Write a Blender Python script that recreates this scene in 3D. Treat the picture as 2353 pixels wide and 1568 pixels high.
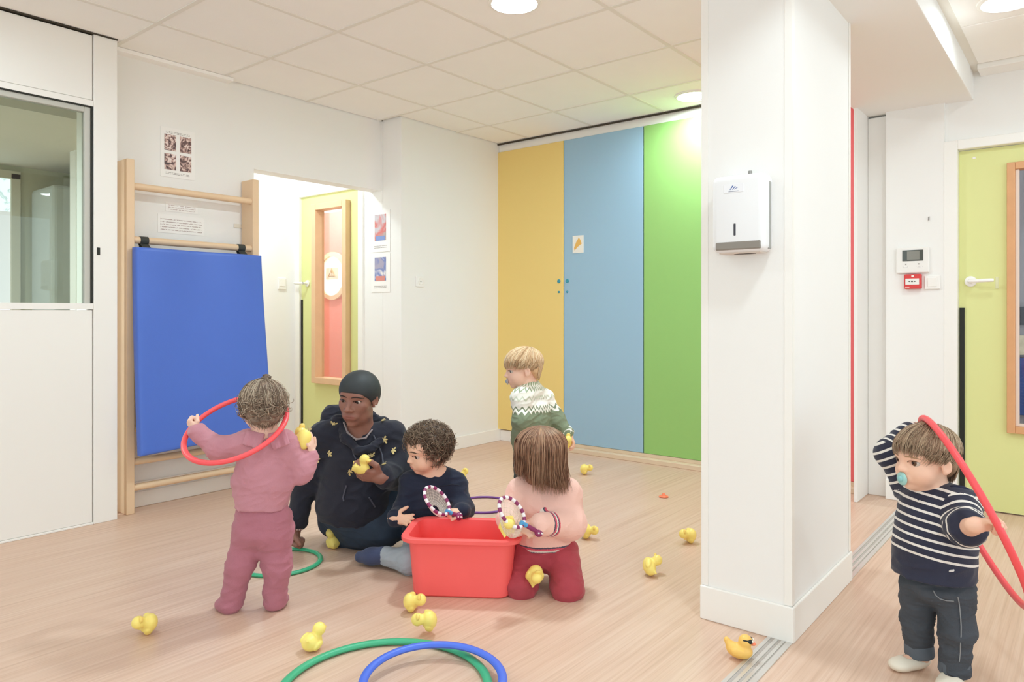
import bpy, bmesh, math, random
import numpy as np
from mathutils import Vector, Matrix

random.seed(4)
for _o in list(bpy.data.objects):
    bpy.data.objects.remove(_o, do_unlink=True)
SC = bpy.context.scene
COL = SC.collection

# ------------------------------------------------------------------ camera
CAM_H, YAW, FPX, HOR, CX = 1.08, math.radians(38.98), 1660.0, 719.3, 1176.5
_cd = bpy.data.cameras.new('camera')
CAM = bpy.data.objects.new('camera', _cd)
COL.objects.link(CAM)
CAM.location = (0, 0, CAM_H)
CAM.rotation_euler = (math.pi / 2, 0, YAW)
_cd.sensor_width = 36.0
_cd.lens = FPX / 2353 * 36.0
_cd.shift_y = -(784.0 - HOR) / 2353
_cd.clip_start = 0.05
SC.camera = CAM

# ------------------------------------------------------------------ world, exposure
_w = bpy.data.worlds.new('world')
SC.world = _w
_w.use_nodes = True
_w.node_tree.nodes['Background'].inputs[0].default_value = (0.76, 0.925, 1.0, 1)
_w.node_tree.nodes['Background'].inputs[1].default_value = 1.0
SC.view_settings.view_transform = 'Standard'
SC.view_settings.look = 'None'
SC.view_settings.gamma = 1.0
SC.view_settings.use_curve_mapping = False
SC.cycles.diffuse_bounces = 8
SC.view_settings.exposure = 1.14
LAMP = 27.0          # emission strength of the ceiling downlights

# ------------------------------------------------------------------ surveying helpers (photo pixel -> place)
_F = np.array([-math.sin(YAW), math.cos(YAW), 0.0])
_R = np.array([math.cos(YAW), math.sin(YAW), 0.0])
_U = np.array([0, 0, 1.0])
_C = np.array([0, 0, CAM_H])
def ray(x, y): return _F + _R * ((x - CX) / FPX) + _U * ((HOR - y) / FPX)
def at_z(x, y, z=0.0):
    d = ray(x, y); return _C + d * ((z - CAM_H) / d[2])
def at_X(x, y, X):
    d = ray(x, y); return _C + d * (X / d[0])
def at_Y(x, y, Y):
    d = ray(x, y); return _C + d * (Y / d[1])
def at_D(x, y, D): return _C + ray(x, y) * D

# ------------------------------------------------------------------ materials
def lin(c):
    if isinstance(c, str):
        c = [int(c[i:i + 2], 16) / 255 for i in (0, 2, 4)]
    return tuple(((v / 12.92) if v <= 0.04045 else ((v + 0.055) / 1.055) ** 2.4) for v in c) + (1.0,)
MATS = {}
def mat(name, col, rough=0.5, spec=0.5, var=0.0, scale=8.0, bump=0.0, bscale=60.0, metal=0.0, sheen=0.0, sss=0.0, emit=0.0, trans=0.0, alpha=1.0, coat=0.0):
    if name in MATS: return MATS[name]
    m = bpy.data.materials.new(name); m.use_nodes = True
    nt = m.node_tree; n = nt.nodes; b = n['Principled BSDF']
    b.inputs['Base Color'].default_value = lin(col)
    b.inputs['Roughness'].default_value = rough
    b.inputs['Specular IOR Level'].default_value = spec
    b.inputs['Metallic'].default_value = metal
    b.inputs['Transmission Weight'].default_value = trans
    b.inputs['Alpha'].default_value = alpha
    b.inputs['Coat Weight'].default_value = coat
    if sheen: b.inputs['Sheen Weight'].default_value = sheen
    if sss:
        b.inputs['Subsurface Weight'].default_value = sss
        b.inputs['Subsurface Radius'].default_value = (0.6, 0.25, 0.15)
        b.inputs['Subsurface Scale'].default_value = 0.01
    if emit:
        b.inputs['Emission Color'].default_value = lin(col)
        b.inputs['Emission Strength'].default_value = emit
    if var or bump:
        tc = n.new('ShaderNodeTexCoord')
        if var:
            no = n.new('ShaderNodeTexNoise'); no.inputs['Scale'].default_value = scale; no.inputs['Detail'].default_value = 4
            nt.links.new(tc.outputs['Object'], no.inputs['Vector'])
            mx = n.new('ShaderNodeMix'); mx.data_type = 'RGBA'
            c = lin(col)
            mx.inputs[6].default_value = tuple(v * (1 - var) for v in c[:3]) + (1,)
            mx.inputs[7].default_value = tuple(min(1, v * (1 + var)) for v in c[:3]) + (1,)
            nt.links.new(no.outputs['Fac'], mx.inputs[0])
            nt.links.new(mx.outputs[2], b.inputs['Base Color'])
        if bump:
            nb = n.new('ShaderNodeTexNoise'); nb.inputs['Scale'].default_value = bscale; nb.inputs['Detail'].default_value = 3
            nt.links.new(tc.outputs['Object'], nb.inputs['Vector'])
            bp = n.new('ShaderNodeBump'); bp.inputs['Strength'].default_value = bump; bp.inputs['Distance'].default_value = 0.004
            nt.links.new(nb.outputs['Fac'], bp.inputs['Height'])
            nt.links.new(bp.outputs['Normal'], b.inputs['Normal'])
    MATS[name] = m
    return m

def ramp_node(nt, stops, interp='LINEAR'):
    r = nt.nodes.new('ShaderNodeValToRGB'); cr = r.color_ramp; cr.interpolation = interp
    while len(cr.elements) < len(stops): cr.elements.new(0.5)
    for e, (p, c) in zip(cr.elements, stops):
        e.position = p; e.color = lin(c)
    return r

WALLC = 'efeae3'
M_WALL = mat('wall_paint', 'f1efec', 0.75, 0.3, var=0.015, scale=1.5, bump=0.04, bscale=180)
M_WHITE = mat('white_lacquer', 'f2efea', 0.45, 0.4, var=0.01, scale=2)
M_TRIM = mat('white_trim', 'f3f0eb', 0.4, 0.4, var=0.01, scale=3)
M_CEIL = mat('ceiling_tile_white', 'faf8f5', 0.85, 0.2, var=0.02, scale=5, bump=0.1, bscale=220)
M_GRID = mat('ceiling_grid_white', 'ebe7df', 0.6, 0.3, var=0.01)
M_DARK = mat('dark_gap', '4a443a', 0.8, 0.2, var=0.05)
M_BLACK = mat('black_plastic', '23241f', 0.5, 0.4, var=0.05)
M_BEECH = mat('beech_wood', 'e6c7a4', 0.45, 0.4, var=0.06, scale=6)
M_PALEWOOD = mat('pale_wood_ledge', 'dfc9ae', 0.5, 0.4, var=0.05, scale=5)
M_OAK = mat('oak_frame', 'd9a273', 0.45, 0.4, var=0.10, scale=12)
M_ALU = mat('brushed_aluminium', 'd9d6d2', 0.35, 0.5, metal=0.55, var=0.03, scale=40)
M_ALUG = mat('grey_joint_rubber', 'b5aea8', 0.7, 0.3, var=0.06, scale=40)
M_GLASS = None

def make_floor_mat():
    m = bpy.data.materials.new('wood_look_vinyl'); m.use_nodes = True
    nt = m.node_tree; n = nt.nodes; b = n['Principled BSDF']
    tc = n.new('ShaderNodeTexCoord')
    def streak(sx, sy, det, seed):
        mp = n.new('ShaderNodeMapping'); mp.inputs['Scale'].default_value = (sx, sy, 1); mp.inputs['Location'].default_value = (seed, seed * .7, 0)
        nt.links.new(tc.outputs['Object'], mp.inputs['Vector'])
        no = n.new('ShaderNodeTexNoise'); no.inputs['Scale'].default_value = 1.0; no.inputs['Detail'].default_value = det; no.inputs['Roughness'].default_value = .6
        nt.links.new(mp.outputs['Vector'], no.inputs['Vector'])
        return no
    a = streak(70, 1.1, 4, 1.3); c = streak(14, .5, 3, 5.1); d = streak(220, 3.0, 2, 9.7)
    r1 = ramp_node(nt, [(.30, 'b9957c'), (.47, 'd3b099'), (.62, 'dfc3b0')])
    nt.links.new(a.outputs['Fac'], r1.inputs['Fac'])
    r2 = ramp_node(nt, [(.3, 'd2ae97'), (.7, 'dfc4b0')])
    nt.links.new(c.outputs['Fac'], r2.inputs['Fac'])
    r3 = ramp_node(nt, [(.30, 'bf9c85'), (.55, 'd9bba6')])
    nt.links.new(d.outputs['Fac'], r3.inputs['Fac'])
    m1 = n.new('ShaderNodeMix'); m1.data_type = 'RGBA'; m1.inputs[0].default_value = .45
    nt.links.new(r1.outputs['Color'], m1.inputs[6]); nt.links.new(r2.outputs['Color'], m1.inputs[7])
    m2 = n.new('ShaderNodeMix'); m2.data_type = 'RGBA'; m2.inputs[0].default_value = .3
    nt.links.new(m1.outputs[2], m2.inputs[6]); nt.links.new(r3.outputs['Color'], m2.inputs[7])
    nt.links.new(m2.outputs[2], b.inputs['Base Color'])
    b.inputs['Roughness'].default_value = 0.42
    b.inputs['Specular IOR Level'].default_value = 0.4
    bp = n.new('ShaderNodeBump'); bp.inputs['Strength'].default_value = .06; bp.inputs['Distance'].default_value = .002
    nt.links.new(d.outputs['Fac'], bp.inputs['Height']); nt.links.new(bp.outputs['Normal'], b.inputs['Normal'])
    return m
M_FLOOR = make_floor_mat()

def glass_mat(name, tint, rough=0.0, refl=1.0):
    m = bpy.data.materials.new(name); m.use_nodes = True
    nt = m.node_tree; n = nt.nodes
    for x in list(n): n.remove(x)
    out = n.new('ShaderNodeOutputMaterial'); tr = n.new('ShaderNodeBsdfTransparent'); gl = n.new('ShaderNodeBsdfGlossy'); fr = n.new('ShaderNodeFresnel'); mx = n.new('ShaderNodeMixShader')
    tr.inputs[0].default_value = lin(tint); gl.inputs['Roughness'].default_value = rough
    fr.inputs['IOR'].default_value = 1.5
    mul = n.new('ShaderNodeMath'); mul.operation = 'MULTIPLY'; mul.inputs[1].default_value = refl
    nt.links.new(fr.outputs[0], mul.inputs[0])
    nt.links.new(mul.outputs[0], mx.inputs[0]); nt.links.new(tr.outputs[0], mx.inputs[1]); nt.links.new(gl.outputs[0], mx.inputs[2]); nt.links.new(mx.outputs[0], out.inputs[0])
    return m
M_GLASS = glass_mat('window_glass', 'eaefe8')
M_GLASS2 = glass_mat('door_glass', 'fbf6f2', refl=.5)

# ------------------------------------------------------------------ mesh helpers
class MB:
    """collects shapes and links them as ONE mesh object"""
    def __init__(self): self.bm = bmesh.new()
    def box(self, lo, hi, bevel=0.0, seg=2, M=None):
        lo = [min(a, b) for a, b in zip(lo, hi)], [max(a, b) for a, b in zip(lo, hi)]
        lo, hi = lo
        r = bmesh.ops.create_cube(self.bm, size=1.0)
        vs = r['verts']
        for v in vs:
            v.co = Vector(((v.co.x + .5) * (hi[0] - lo[0]) + lo[0], (v.co.y + .5) * (hi[1] - lo[1]) + lo[1], (v.co.z + .5) * (hi[2] - lo[2]) + lo[2]))
        if bevel > 0:
            es = list({e for v in vs for e in v.link_edges})
            bmesh.ops.bevel(self.bm, geom=es, offset=bevel, segments=seg, affect='EDGES', profile=.5)
        return self
    def prism(self, poly, a, b, plane='XZ'):
        """poly in 2D, extruded a..b along the missing axis"""
        def pt(u, v, w):
            return {'XZ': (u, w, v), 'YZ': (w, u, v), 'XY': (u, v, w)}[plane]
        n = len(poly)
        va = [self.bm.verts.new(pt(u, v, a)) for u, v in poly]; vb = [self.bm.verts.new(pt(u, v, b)) for u, v in poly]
        self.bm.faces.new(va); self.bm.faces.new(vb[::-1])
        for i in range(n): self.bm.faces.new((va[i], vb[i], vb[(i + 1) % n], va[(i + 1) % n]))
        return self
    def tube(self, pts, rad, n=10, closed=False, squash=None):
        pts = [Vector(p) for p in pts]; N = len(pts)
        rads = rad if hasattr(rad, '__len__') else [rad] * N
        prev = None; rings = []
        for i, p in enumerate(pts):
            a = pts[(i - 1) % N] if (closed or i > 0) else p
            b = pts[(i + 1) % N] if (closed or i < N - 1) else p
            t = (b - a)
            if t.length < 1e-9: t = Vector((0, 0, 1))
            t.normalize()
            if prev is None:
                u = t.orthogonal().normalized()
                if abs(t.z) < .9: u = (Vector((0, 0, 1)) - t * t.z).normalized()
            else:
                u = (prev - t * prev.dot(t))
                u = u.normalized() if u.length > 1e-6 else t.orthogonal().normalized()
            prev = u; w = t.cross(u)
            s1, s2 = squash if squash else (1, 1)
            rings.append([self.bm.verts.new(p + (u * math.cos(q) * s1 + w * math.sin(q) * s2) * rads[i]) for q in [2 * math.pi * k / n for k in range(n)]])
        for i in range(N if closed else N - 1):
            A, B = rings[i], rings[(i + 1) % N]
            for k in range(n): self.bm.faces.new((A[k], A[(k + 1) % n], B[(k + 1) % n], B[k]))
        if not closed:
            self.bm.faces.new(rings[0][::-1]); self.bm.faces.new(rings[-1])
        return self
    def lathe(self, prof, n=32, M=None):
        """prof: list of (r, z) ; axis z, transformed by M"""
        M = M or Matrix.Identity(4); rings = []
        for r, z in prof:
            if r < 1e-6: rings.append([self.bm.verts.new(M @ Vector((0, 0, z)))])
            else: rings.append([self.bm.verts.new(M @ Vector((r * math.cos(2 * math.pi * k / n), r * math.sin(2 * math.pi * k / n), z))) for k in range(n)])
        for A, B in zip(rings, rings[1:]):
            for k in range(n):
                a0, a1 = A[k % len(A)], A[(k + 1) % len(A)]; b0, b1 = B[k % len(B)], B[(k + 1) % len(B)]
                f = []
                for v in (a0, a1, b1, b0):
                    if v not in f: f.append(v)
                if len(f) > 2: self.bm.faces.new(f)
        return self
    def quad(self, *pts):
        self.bm.faces.new([self.bm.verts.new(p) for p in pts]); return self
    def build(self, name, m, parent=None, smooth=False, auto=None):
        bmesh.ops.recalc_face_normals(self.bm, faces=self.bm.faces[:])
        me = bpy.data.meshes.new(name); self.bm.to_mesh(me); self.bm.free()
        return link_mesh(name, me, m, parent, smooth)
def link_mesh(name, me, m, parent=None, smooth=False):
    o = bpy.data.objects.new(name, me); COL.objects.link(o)
    for x in (m if isinstance(m, (list, tuple)) else [m]):
        if x is not None: me.materials.append(x)
    if smooth:
        me.polygons.foreach_set('use_smooth', [True] * len(me.polygons))
        try: me.set_sharp_from_angle(angle=math.radians(smooth if smooth is not True else 40))
        except Exception: pass
    if parent: attach(o, parent)
    return o
def world_matrix(p):
    M = p.matrix_basis.copy()
    if p.parent: M = world_matrix(p.parent) @ p.matrix_parent_inverse @ M
    return M
def attach(o, parent):
    o.parent = parent
    o.matrix_parent_inverse = world_matrix(parent).inverted()
def empty(name, loc=(0, 0, 0)):
    o = bpy.data.objects.new(name, None); COL.objects.link(o); o.location = Vector(loc); o.empty_display_size = .05
    return o
def tag(o, label, cat, group=None, kind=None):
    o['label'] = label; o['category'] = cat
    if group: o['group'] = group
    if kind: o['kind'] = kind
    return o
def struct(o, label=None, cat=None):
    o['kind'] = 'structure'
    if label: o['label'] = label
    if cat: o['category'] = cat
    return o
def copy_tree(o, parent=None):
    c = o.copy(); COL.objects.link(c)
    if parent:
        c.parent = parent; c.matrix_parent_inverse = o.matrix_parent_inverse.copy()
    for ch in list(o.children): copy_tree(ch, c)
    return c
def bx(name, lo, hi, m, parent=None, bevel=0.0, smooth=False):
    return MB().box(lo, hi, bevel).build(name, m, parent, smooth)
# ================================================================== THE SETTING
ZC = 2.508           # main ceiling
ZR = 2.396           # ceiling of the side room
ZS = 2.247           # underside of the beam
XP, XW, XS = -3.978, -4.15, -3.935      # partition, climbing wall, boxed-out wall
YN, YB, YR = 3.58, 4.70, 4.66           # door niche wall, cupboard fronts, side room end wall
PX0, PX1, PY0, PY1 = -1.085, -0.776, 2.413, 3.13
REAR, EAST = -3.2, 3.4

struct(bx('floor', (-7.0, REAR, -0.1), (EAST, 6.2, 0.0), M_FLOOR), 'warm wood-look vinyl floor running under the whole room', 'floor')

# ---- ceiling: grid with tiles
ceil = struct(bx('ceiling', (-7.0, REAR, ZC + .03), (EAST, 6.2, ZC + .12), M_GRID), 'cream suspended ceiling of square tiles in a slim grid', 'ceiling')
TX, TY = .609, .6244
tile_x0, tile_y0 = -3.604, 1.67
LIGHTS = [(-2.08, 2.588), (-2.08, 4.43), (-2.08, .72), (-2.08, -1.2), (-.25, .72), (1.6, 2.0), (-.25, -1.2)]
def tile(name, x0, x1, y0, y1, z, hole=None):
    g = .007
    b = MB(); b.box((x0 + g, y0 + g, z + .002), (x1 - g, y1 - g, z + .02), .0025, 1)
    return b.build(name, M_CEIL, ceil)
bars = MB()
nx0, nx1 = -1, 5
for i in range(-1, 5):
    for j in range(-5, 5):
        x0, x1 = tile_x0 + i * TX, tile_x0 + (i + 1) * TX
        y0, y1 = tile_y0 + j * TY, tile_y0 + (j + 1) * TY
        x0, x1 = max(x0, XW), min(x1, PX0 if y1 > -9 else x1)
        y1 = min(y1, YB - .01)
        if y1 - y0 < .05 or x1 - x0 < .05: continue
        if i == -1 and y0 >= 3.4: x0 = XS
        tile('ceiling_tile', x0, x1, y0, y1, ZC)
gb = 0
for i in range(-1, 6):
    x = tile_x0 + i * TX
    if XW < x < PX0 + .01: MB().box((x - .012, REAR, ZC - .001), (x + .012, YB, ZC + .03), .001, 1).build('grid_bar', M_GRID, ceil)
for j in range(-5, 6):
    y = tile_y0 + j * TY
    if y < YB: MB().box((XW, y - .012, ZC - .0012), (PX0, y + .012, ZC + .03), .001, 1).build('grid_bar', M_GRID, ceil)
# edge profile along the cupboards with its dark shadow line
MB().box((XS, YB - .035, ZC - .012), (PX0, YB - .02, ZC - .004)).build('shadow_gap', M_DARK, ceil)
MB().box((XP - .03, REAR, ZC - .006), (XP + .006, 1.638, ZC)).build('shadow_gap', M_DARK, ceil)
# side room ceiling
ceil2 = struct(bx('ceiling', (PX1, REAR, ZR), (EAST, YR, ZC), M_GRID), 'lower cream ceiling beyond the beam, beside the pillar', 'ceiling')
for i in range(4):
    for j in range(-5, 3):
        x0 = -.49 + i * .609; y0 = 4.50 - .6244 * (3 - j) + .6244 * 1
        if y0 + .6244 > 4.6: continue
        MB().box((x0 + .006, y0 + .006, ZR - .006), (x0 + .603, y0 + .618, ZR + .01), .002, 1).build('ceiling_tile', M_CEIL, ceil2)
MB().box((-.49, 4.51, ZR - .03), (EAST, YR, ZR), .002, 1).build('edge_trim', M_TRIM, ceil2)
# beam and pillar
struct(bx('beam', (PX0, REAR, ZS), (-.523, 5.0, ZC + .05), M_WALL, bevel=.004), 'white boxed beam running over the pillar', 'beam')
pil = struct(bx('pillar', (PX0, PY0, 0), (PX1, PY1, ZS + .02), M_WALL), 'square white pillar with corner guards and skirting', 'pillar')
for (x, y) in ((PX0, PY0), (PX1, PY0), (PX1, PY1)):
    sx = 1 if x == PX0 else -1; sy = 1 if y == PY0 else -1
    q = [(-.003, -.003), (.022, -.003), (.022, -.0005), (-.0005, -.0005), (-.0005, .022), (-.003, .022)]
    b = MB(); b.prism([(x + sx * u, y + sy * v) for u, v in q], .12, ZS, 'XY')
    b.build('corner_guard', M_TRIM, pil)
for nm, lo, hi in (('skirting', (PX0 - .006, PY0 - .010, 0), (PX1 + .010, PY0, .118)), ('skirting', (PX1, PY0 + .0005, 0), (PX1 + .010, PY1 + .004, .118)), ('skirting', (PX0 - .005, PY0 + .0005, 0), (PX0, PY1, .118))):
    MB().box(lo, hi, .004, 2).build(nm, M_TRIM, pil)

# ---- left glazed partition
part = struct(bx('wall_partition', (XP - .10, 1.523, 0), (XP, 1.638, ZC), M_WHITE, bevel=.003), 'white partition post and panels at the glazed screen', 'wall')
def prt(name, y0, y1, z0, z1, m=M_WHITE, dx0=-.09, dx1=-.004, bev=.002):
    return MB().box((XP + dx0, y0, z0), (XP + dx1, y1, z1), bev, 1).build(name, m, part)
for k in range(3):
    y1 = 1.518 - k * 1.55; y0 = y1 - 1.52
    prt('lower_panel', y0, y1, .012, 1.094); prt('upper_panel', y0, y1, 2.166, ZC - .012)
    prt('mid_rail', y0, y1 + .0045, 1.098, 1.128, M_TRIM, -.09, 0, 0); prt('top_rail', y0, y1 + .0045, 2.1335, 2.163, M_TRIM, -.09, 0, 0)
    if k: prt('post', y1 + .005, y1 + .03, 0, ZC, M_TRIM, -.1, 0)
prt('base_rail', REAR, 1.522, 0, .011, M_TRIM, -.09, 0)
prt('latch_plate', 1.538, 1.553, 1.377, 1.415, M_BLACK, -.002, .002, .0005)
w1 = struct(MB().box((XP - .03, 1.513, 1.128), (XP - .002, 1.519, 2.133)).box((XP - .03, -.0, 2.128), (XP - .002, 1.513, 2.133)).build('window_1', M_BLACK), 'dark-gasketed interior window in the white partition', 'window')
MB().box((XP - .05, 1.484, 1.128), (XP - .012, 1.513, 2.128), .002, 1).box((XP - .05, 0, 2.10), (XP - .012, 1.484, 2.128), .002, 1).build('window_frame', mat('grey_window_frame', 'c5c3ba', .4), w1)
MB().box((XP - .036, 0, 1.128), (XP - .030, 1.486, 2.102)).build('window_pane', M_GLASS, w1)
MB().box((XP - .036, -3, 1.128), (XP - .030, -.05, 2.133)).build('window_pane', M_GLASS, w1)
# the room behind the screen
M_OLIVE = mat('olive_wall', 'c8c6ae', .8, .2, var=.04, scale=2)
struct(bx('wall_back_office', (-6.3, REAR, 0), (-6.2, 3.3, ZC), M_OLIVE), 'olive wall seen through the partition glass', 'wall')
struct(bx('wall_office_end', (-6.2, 2.35, 0), (XP - .25, 2.45, ZC), mat('office_cream', 'ddd8c4', .8)), 'cream end wall behind the partition glass', 'wall')
struct(bx('wall_office_bulkhead', (-6.2, REAR, 2.16), (XP - .45, 2.35, ZC), mat('office_bulkhead', 'd8d5ca', .8)), 'grey bulkhead behind the partition glass', 'wall')
ow = struct(MB().box((-6.2, .2, .95), (-6.16, 1.85, 1.0), .002).box((-6.2, 1.80, 1.0), (-6.16, 1.86, 2.1), .002).box((-6.2, .2, 2.06), (-6.16, 1.86, 2.12), .002).box((-6.2, 1.55, 1.0), (-6.165, 1.58, 2.08), .002).build('window_2', mat('office_window_frame', 'c9c3b2', .5)), 'far window of the office behind the glass', 'window')
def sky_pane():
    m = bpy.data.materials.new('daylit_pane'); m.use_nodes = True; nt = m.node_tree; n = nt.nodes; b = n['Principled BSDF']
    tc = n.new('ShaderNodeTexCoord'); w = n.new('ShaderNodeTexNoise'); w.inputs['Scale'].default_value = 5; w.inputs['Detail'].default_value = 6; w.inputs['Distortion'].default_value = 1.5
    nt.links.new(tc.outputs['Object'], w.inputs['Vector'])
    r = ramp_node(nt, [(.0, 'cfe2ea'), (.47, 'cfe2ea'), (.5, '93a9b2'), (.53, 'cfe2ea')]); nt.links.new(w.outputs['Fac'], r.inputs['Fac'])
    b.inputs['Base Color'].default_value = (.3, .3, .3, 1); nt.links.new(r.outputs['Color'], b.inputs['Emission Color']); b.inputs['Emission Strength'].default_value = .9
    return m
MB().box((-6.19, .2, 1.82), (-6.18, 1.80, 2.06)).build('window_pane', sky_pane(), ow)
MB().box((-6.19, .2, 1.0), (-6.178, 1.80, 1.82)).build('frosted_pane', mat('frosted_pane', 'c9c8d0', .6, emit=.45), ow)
cab = tag(MB().box((-6.15, 1.92, 0), (-5.72, 2.33, 1.99), .03, 3).build('office_cupboard', mat('slate_grey_cupboard', 'b0b4ae', .6, var=.05)), 'tall slate grey cupboard behind the partition glass', 'cupboard')
struct(bx('ceiling_office', (-6.2, REAR, ZC - .02), (XP - .1, 2.35, ZC), M_CEIL), 'ceiling over the room behind the glass', 'ceiling')

# ---- climbing wall, niche, boxed wall
LZ = 1.992
wl = struct(bx('wall_left', (XW - .12, 1.55, 0), (XW, 2.53, ZC + .03), M_WALL), 'white wall carrying the wall bars', 'wall')
struct(bx('wall_lintel', (XW - .12, 2.53, LZ), (XW, YN, ZC + .03), M_WALL), 'white wall over the door niche', 'wall')
nb = struct(bx('wall_niche_back', (-5.35, 1.9, 0), (-5.25, YN, ZC), M_WALL), 'white side wall inside the door niche', 'wall')
struct(bx('wall_niche_near', (-5.35, 2.41, 0), (XW - .12, 2.5, ZC), M_WALL), 'white near return of the door niche', 'wall')
# niche wall holding door 1 (pieces round the opening)
DX0, DX1, DZ = -5.173, -4.411, 2.041
struct(MB().box((DX0 - .04, YN, DZ + .001), (DX1, YN + .08, ZC)).box((-5.249, YN, 0), (DX0 - .04, YN + .08, ZC)).box((DX1, YN, 0), (XS - .201, YN + .08, ZC)).build('wall_niche', M_WALL), 'white wall round the green niche door', 'wall')
struct(bx('wall_boxed', (XS - .2, YN, 0), (XS, YB + .3, ZC + .03), M_WALL, bevel=.003), 'white boxed-out wall with a socket beside the cupboards', 'wall')
struct(MB().box((XW, 1.638, 0), (XW + .014, 2.53, .085), .003, 1).box((XW, 1.638, .115), (XW + .01, 2.53, .14), .002, 1).build('baseboard_left', M_TRIM), 'white skirting under the wall bars', 'baseboard')
struct(MB().box((XS, YN - .014, 0), (XS + .014, YB + .05, .10), .003, 1).build('baseboard_boxed', M_TRIM), 'white skirting along the boxed-out wall', 'baseboard')
struct(MB().box((DX1 + .07, YN - .014, 0), (XS + .014, YN, .10), .003, 1).build('baseboard_niche', M_TRIM), 'white skirting below the niche notices', 'baseboard')
struct(bx('ceiling_niche', (-5.3, 2.45, 2.42), (XW - .1, YN, 2.46), M_CEIL), 'white ceiling inside the door niche', 'ceiling')

# ---- door 1 with vision panel
M_LIME = mat('lime_green_door', 'dfe19c', .45, .4, var=.02, scale=3)
d1 = struct(MB().box((DX0, YN + .012, .008), (DX0 + .195, YN + .052, DZ)).box((DX1 - .115, YN + .012, .008), (DX1, YN + .052, DZ)).box((DX0 + .195, YN + .012, .008), (DX1 - .115, YN + .052, .525)).box((DX0 + .195, YN + .012, 1.95), (DX1 - .115, YN + .052, DZ)).build('door_1', M_LIME), 'lime green door in the niche with a narrow oak-framed window', 'door')
MB().box((DX0 - .05, YN - .014, 0), (DX0, YN + .03, DZ + .045), .003, 1).box((DX1, YN - .014, 0), (DX1 + .06, YN + .03, DZ + .045), .003, 1).box((DX0, YN - .014, DZ), (DX1, YN + .03, DZ + .045), .003, 1).build('door_frame', M_TRIM, d1)
vx0, vx1, vz0, vz1 = -4.975, -4.53, .51, 1.963
for nm, lo, hi in (('stile', (vx0, YN - .035, vz0), (vx0 + .055, YN + .056, vz1)), ('stile', (vx1 - .05, YN - .035, vz0), (vx1, YN + .056, vz1)), ('sill_bead', (vx0 + .055, YN - .04, vz0), (vx1 - .05, YN + .056, vz0 + .05)), ('top_bead', (vx0 + .055, YN - .035, vz1 - .05), (vx1 - .05, YN + .056, vz1))):
    MB().box(lo, hi, .004, 2).build(nm, mat('oak_frame_lit', 'e4bd95', .45, .4, var=.08, scale=12), d1)  # same oak as the other door, paled: light put into the colour
MB().box((vx0 + .05, YN + .03, vz0 + .04), (vx1 - .045, YN + .036, vz1 - .04)).build('window_pane', M_GLASS2, d1)
MB().box((DX0 + .002, YN + .004, .11), (DX0 + .022, YN + .014, 1.19)).build('finger_guard', M_BLACK, d1)
b = MB(); b.lathe([(0, 0), (.026, 0), (.026, .01), (.01, .012), (.01, .05)], 20, Matrix.Translation((DX0 + .09, YN + .012, 1.325)) @ Matrix.Rotation(math.pi / 2, 4, 'X')); b.tube([(DX0 + .09, YN - .04, 1.325), (DX0 + .06, YN - .044, 1.325), (DX0 - .02, YN - .044, 1.327)], [.009, .01, .009], 10)
b.build('door_handle', M_TRIM, d1, 40)
# what shows through its window: red leaf with a round porthole
rd = struct(bx('door_2', (-6.6, 4.7, 0), (-5.1, 4.74, 2.135), mat('coral_red_door', 'ec8a7e', .5, var=.02)), 'coral red door with a round porthole beyond the niche door', 'door')
pm = Matrix.Translation((-6.2, 4.69, 1.465)) @ Matrix.Rotation(math.pi / 2, 4, 'X')
MB().lathe([(.205, -.004), (.25, -.004), (.25, .02), (.205, .026), (.205, -.004)], 48, pm).build('porthole_ring', M_BEECH, rd, 40)
MB().lathe([(0, .006), (.205, .006), (.205, 0), (0, 0)], 48, pm).build('porthole_pane', mat('lit_porthole', 'fbf7ea', .4, emit=.55), rd)
MB().box((-6.30, 4.674, 1.43), (-6.10, 4.68, 1.55)).build('warning_card', mat('warning_card', 'd6cbb6', .7), rd)
b = MB()
tri = [Vector((-6.20, 4.672, 1.54)), Vector((-6.25, 4.672, 1.465)), Vector((-6.15, 4.672, 1.465))]
b.tube(tri, .006, 6, closed=True); b.tube([(-6.2, 4.671, 1.52), (-6.2, 4.671, 1.49)], .006, 6); b.tube([(-6.2, 4.671, 1.479), (-6.2, 4.671, 1.474)], .006, 6)
b.build('warning_triangle', mat('amber_print', 'c89a4e', .6), rd)
struct(MB().box((-6.7, 4.75, 0), (-3.9, 4.85, ZC)).box((-6.7, YN + .08, 0), (-6.6, 4.75, ZC)).build('wall_corridor', M_WALL), 'white corridor wall seen through the door window', 'wall')
struct(bx('ceiling_corridor', (-6.7, YN + .08, 2.44), (XS - .2, 4.8, 2.48), M_CEIL), 'corridor ceiling behind the niche door', 'ceiling')

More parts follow.
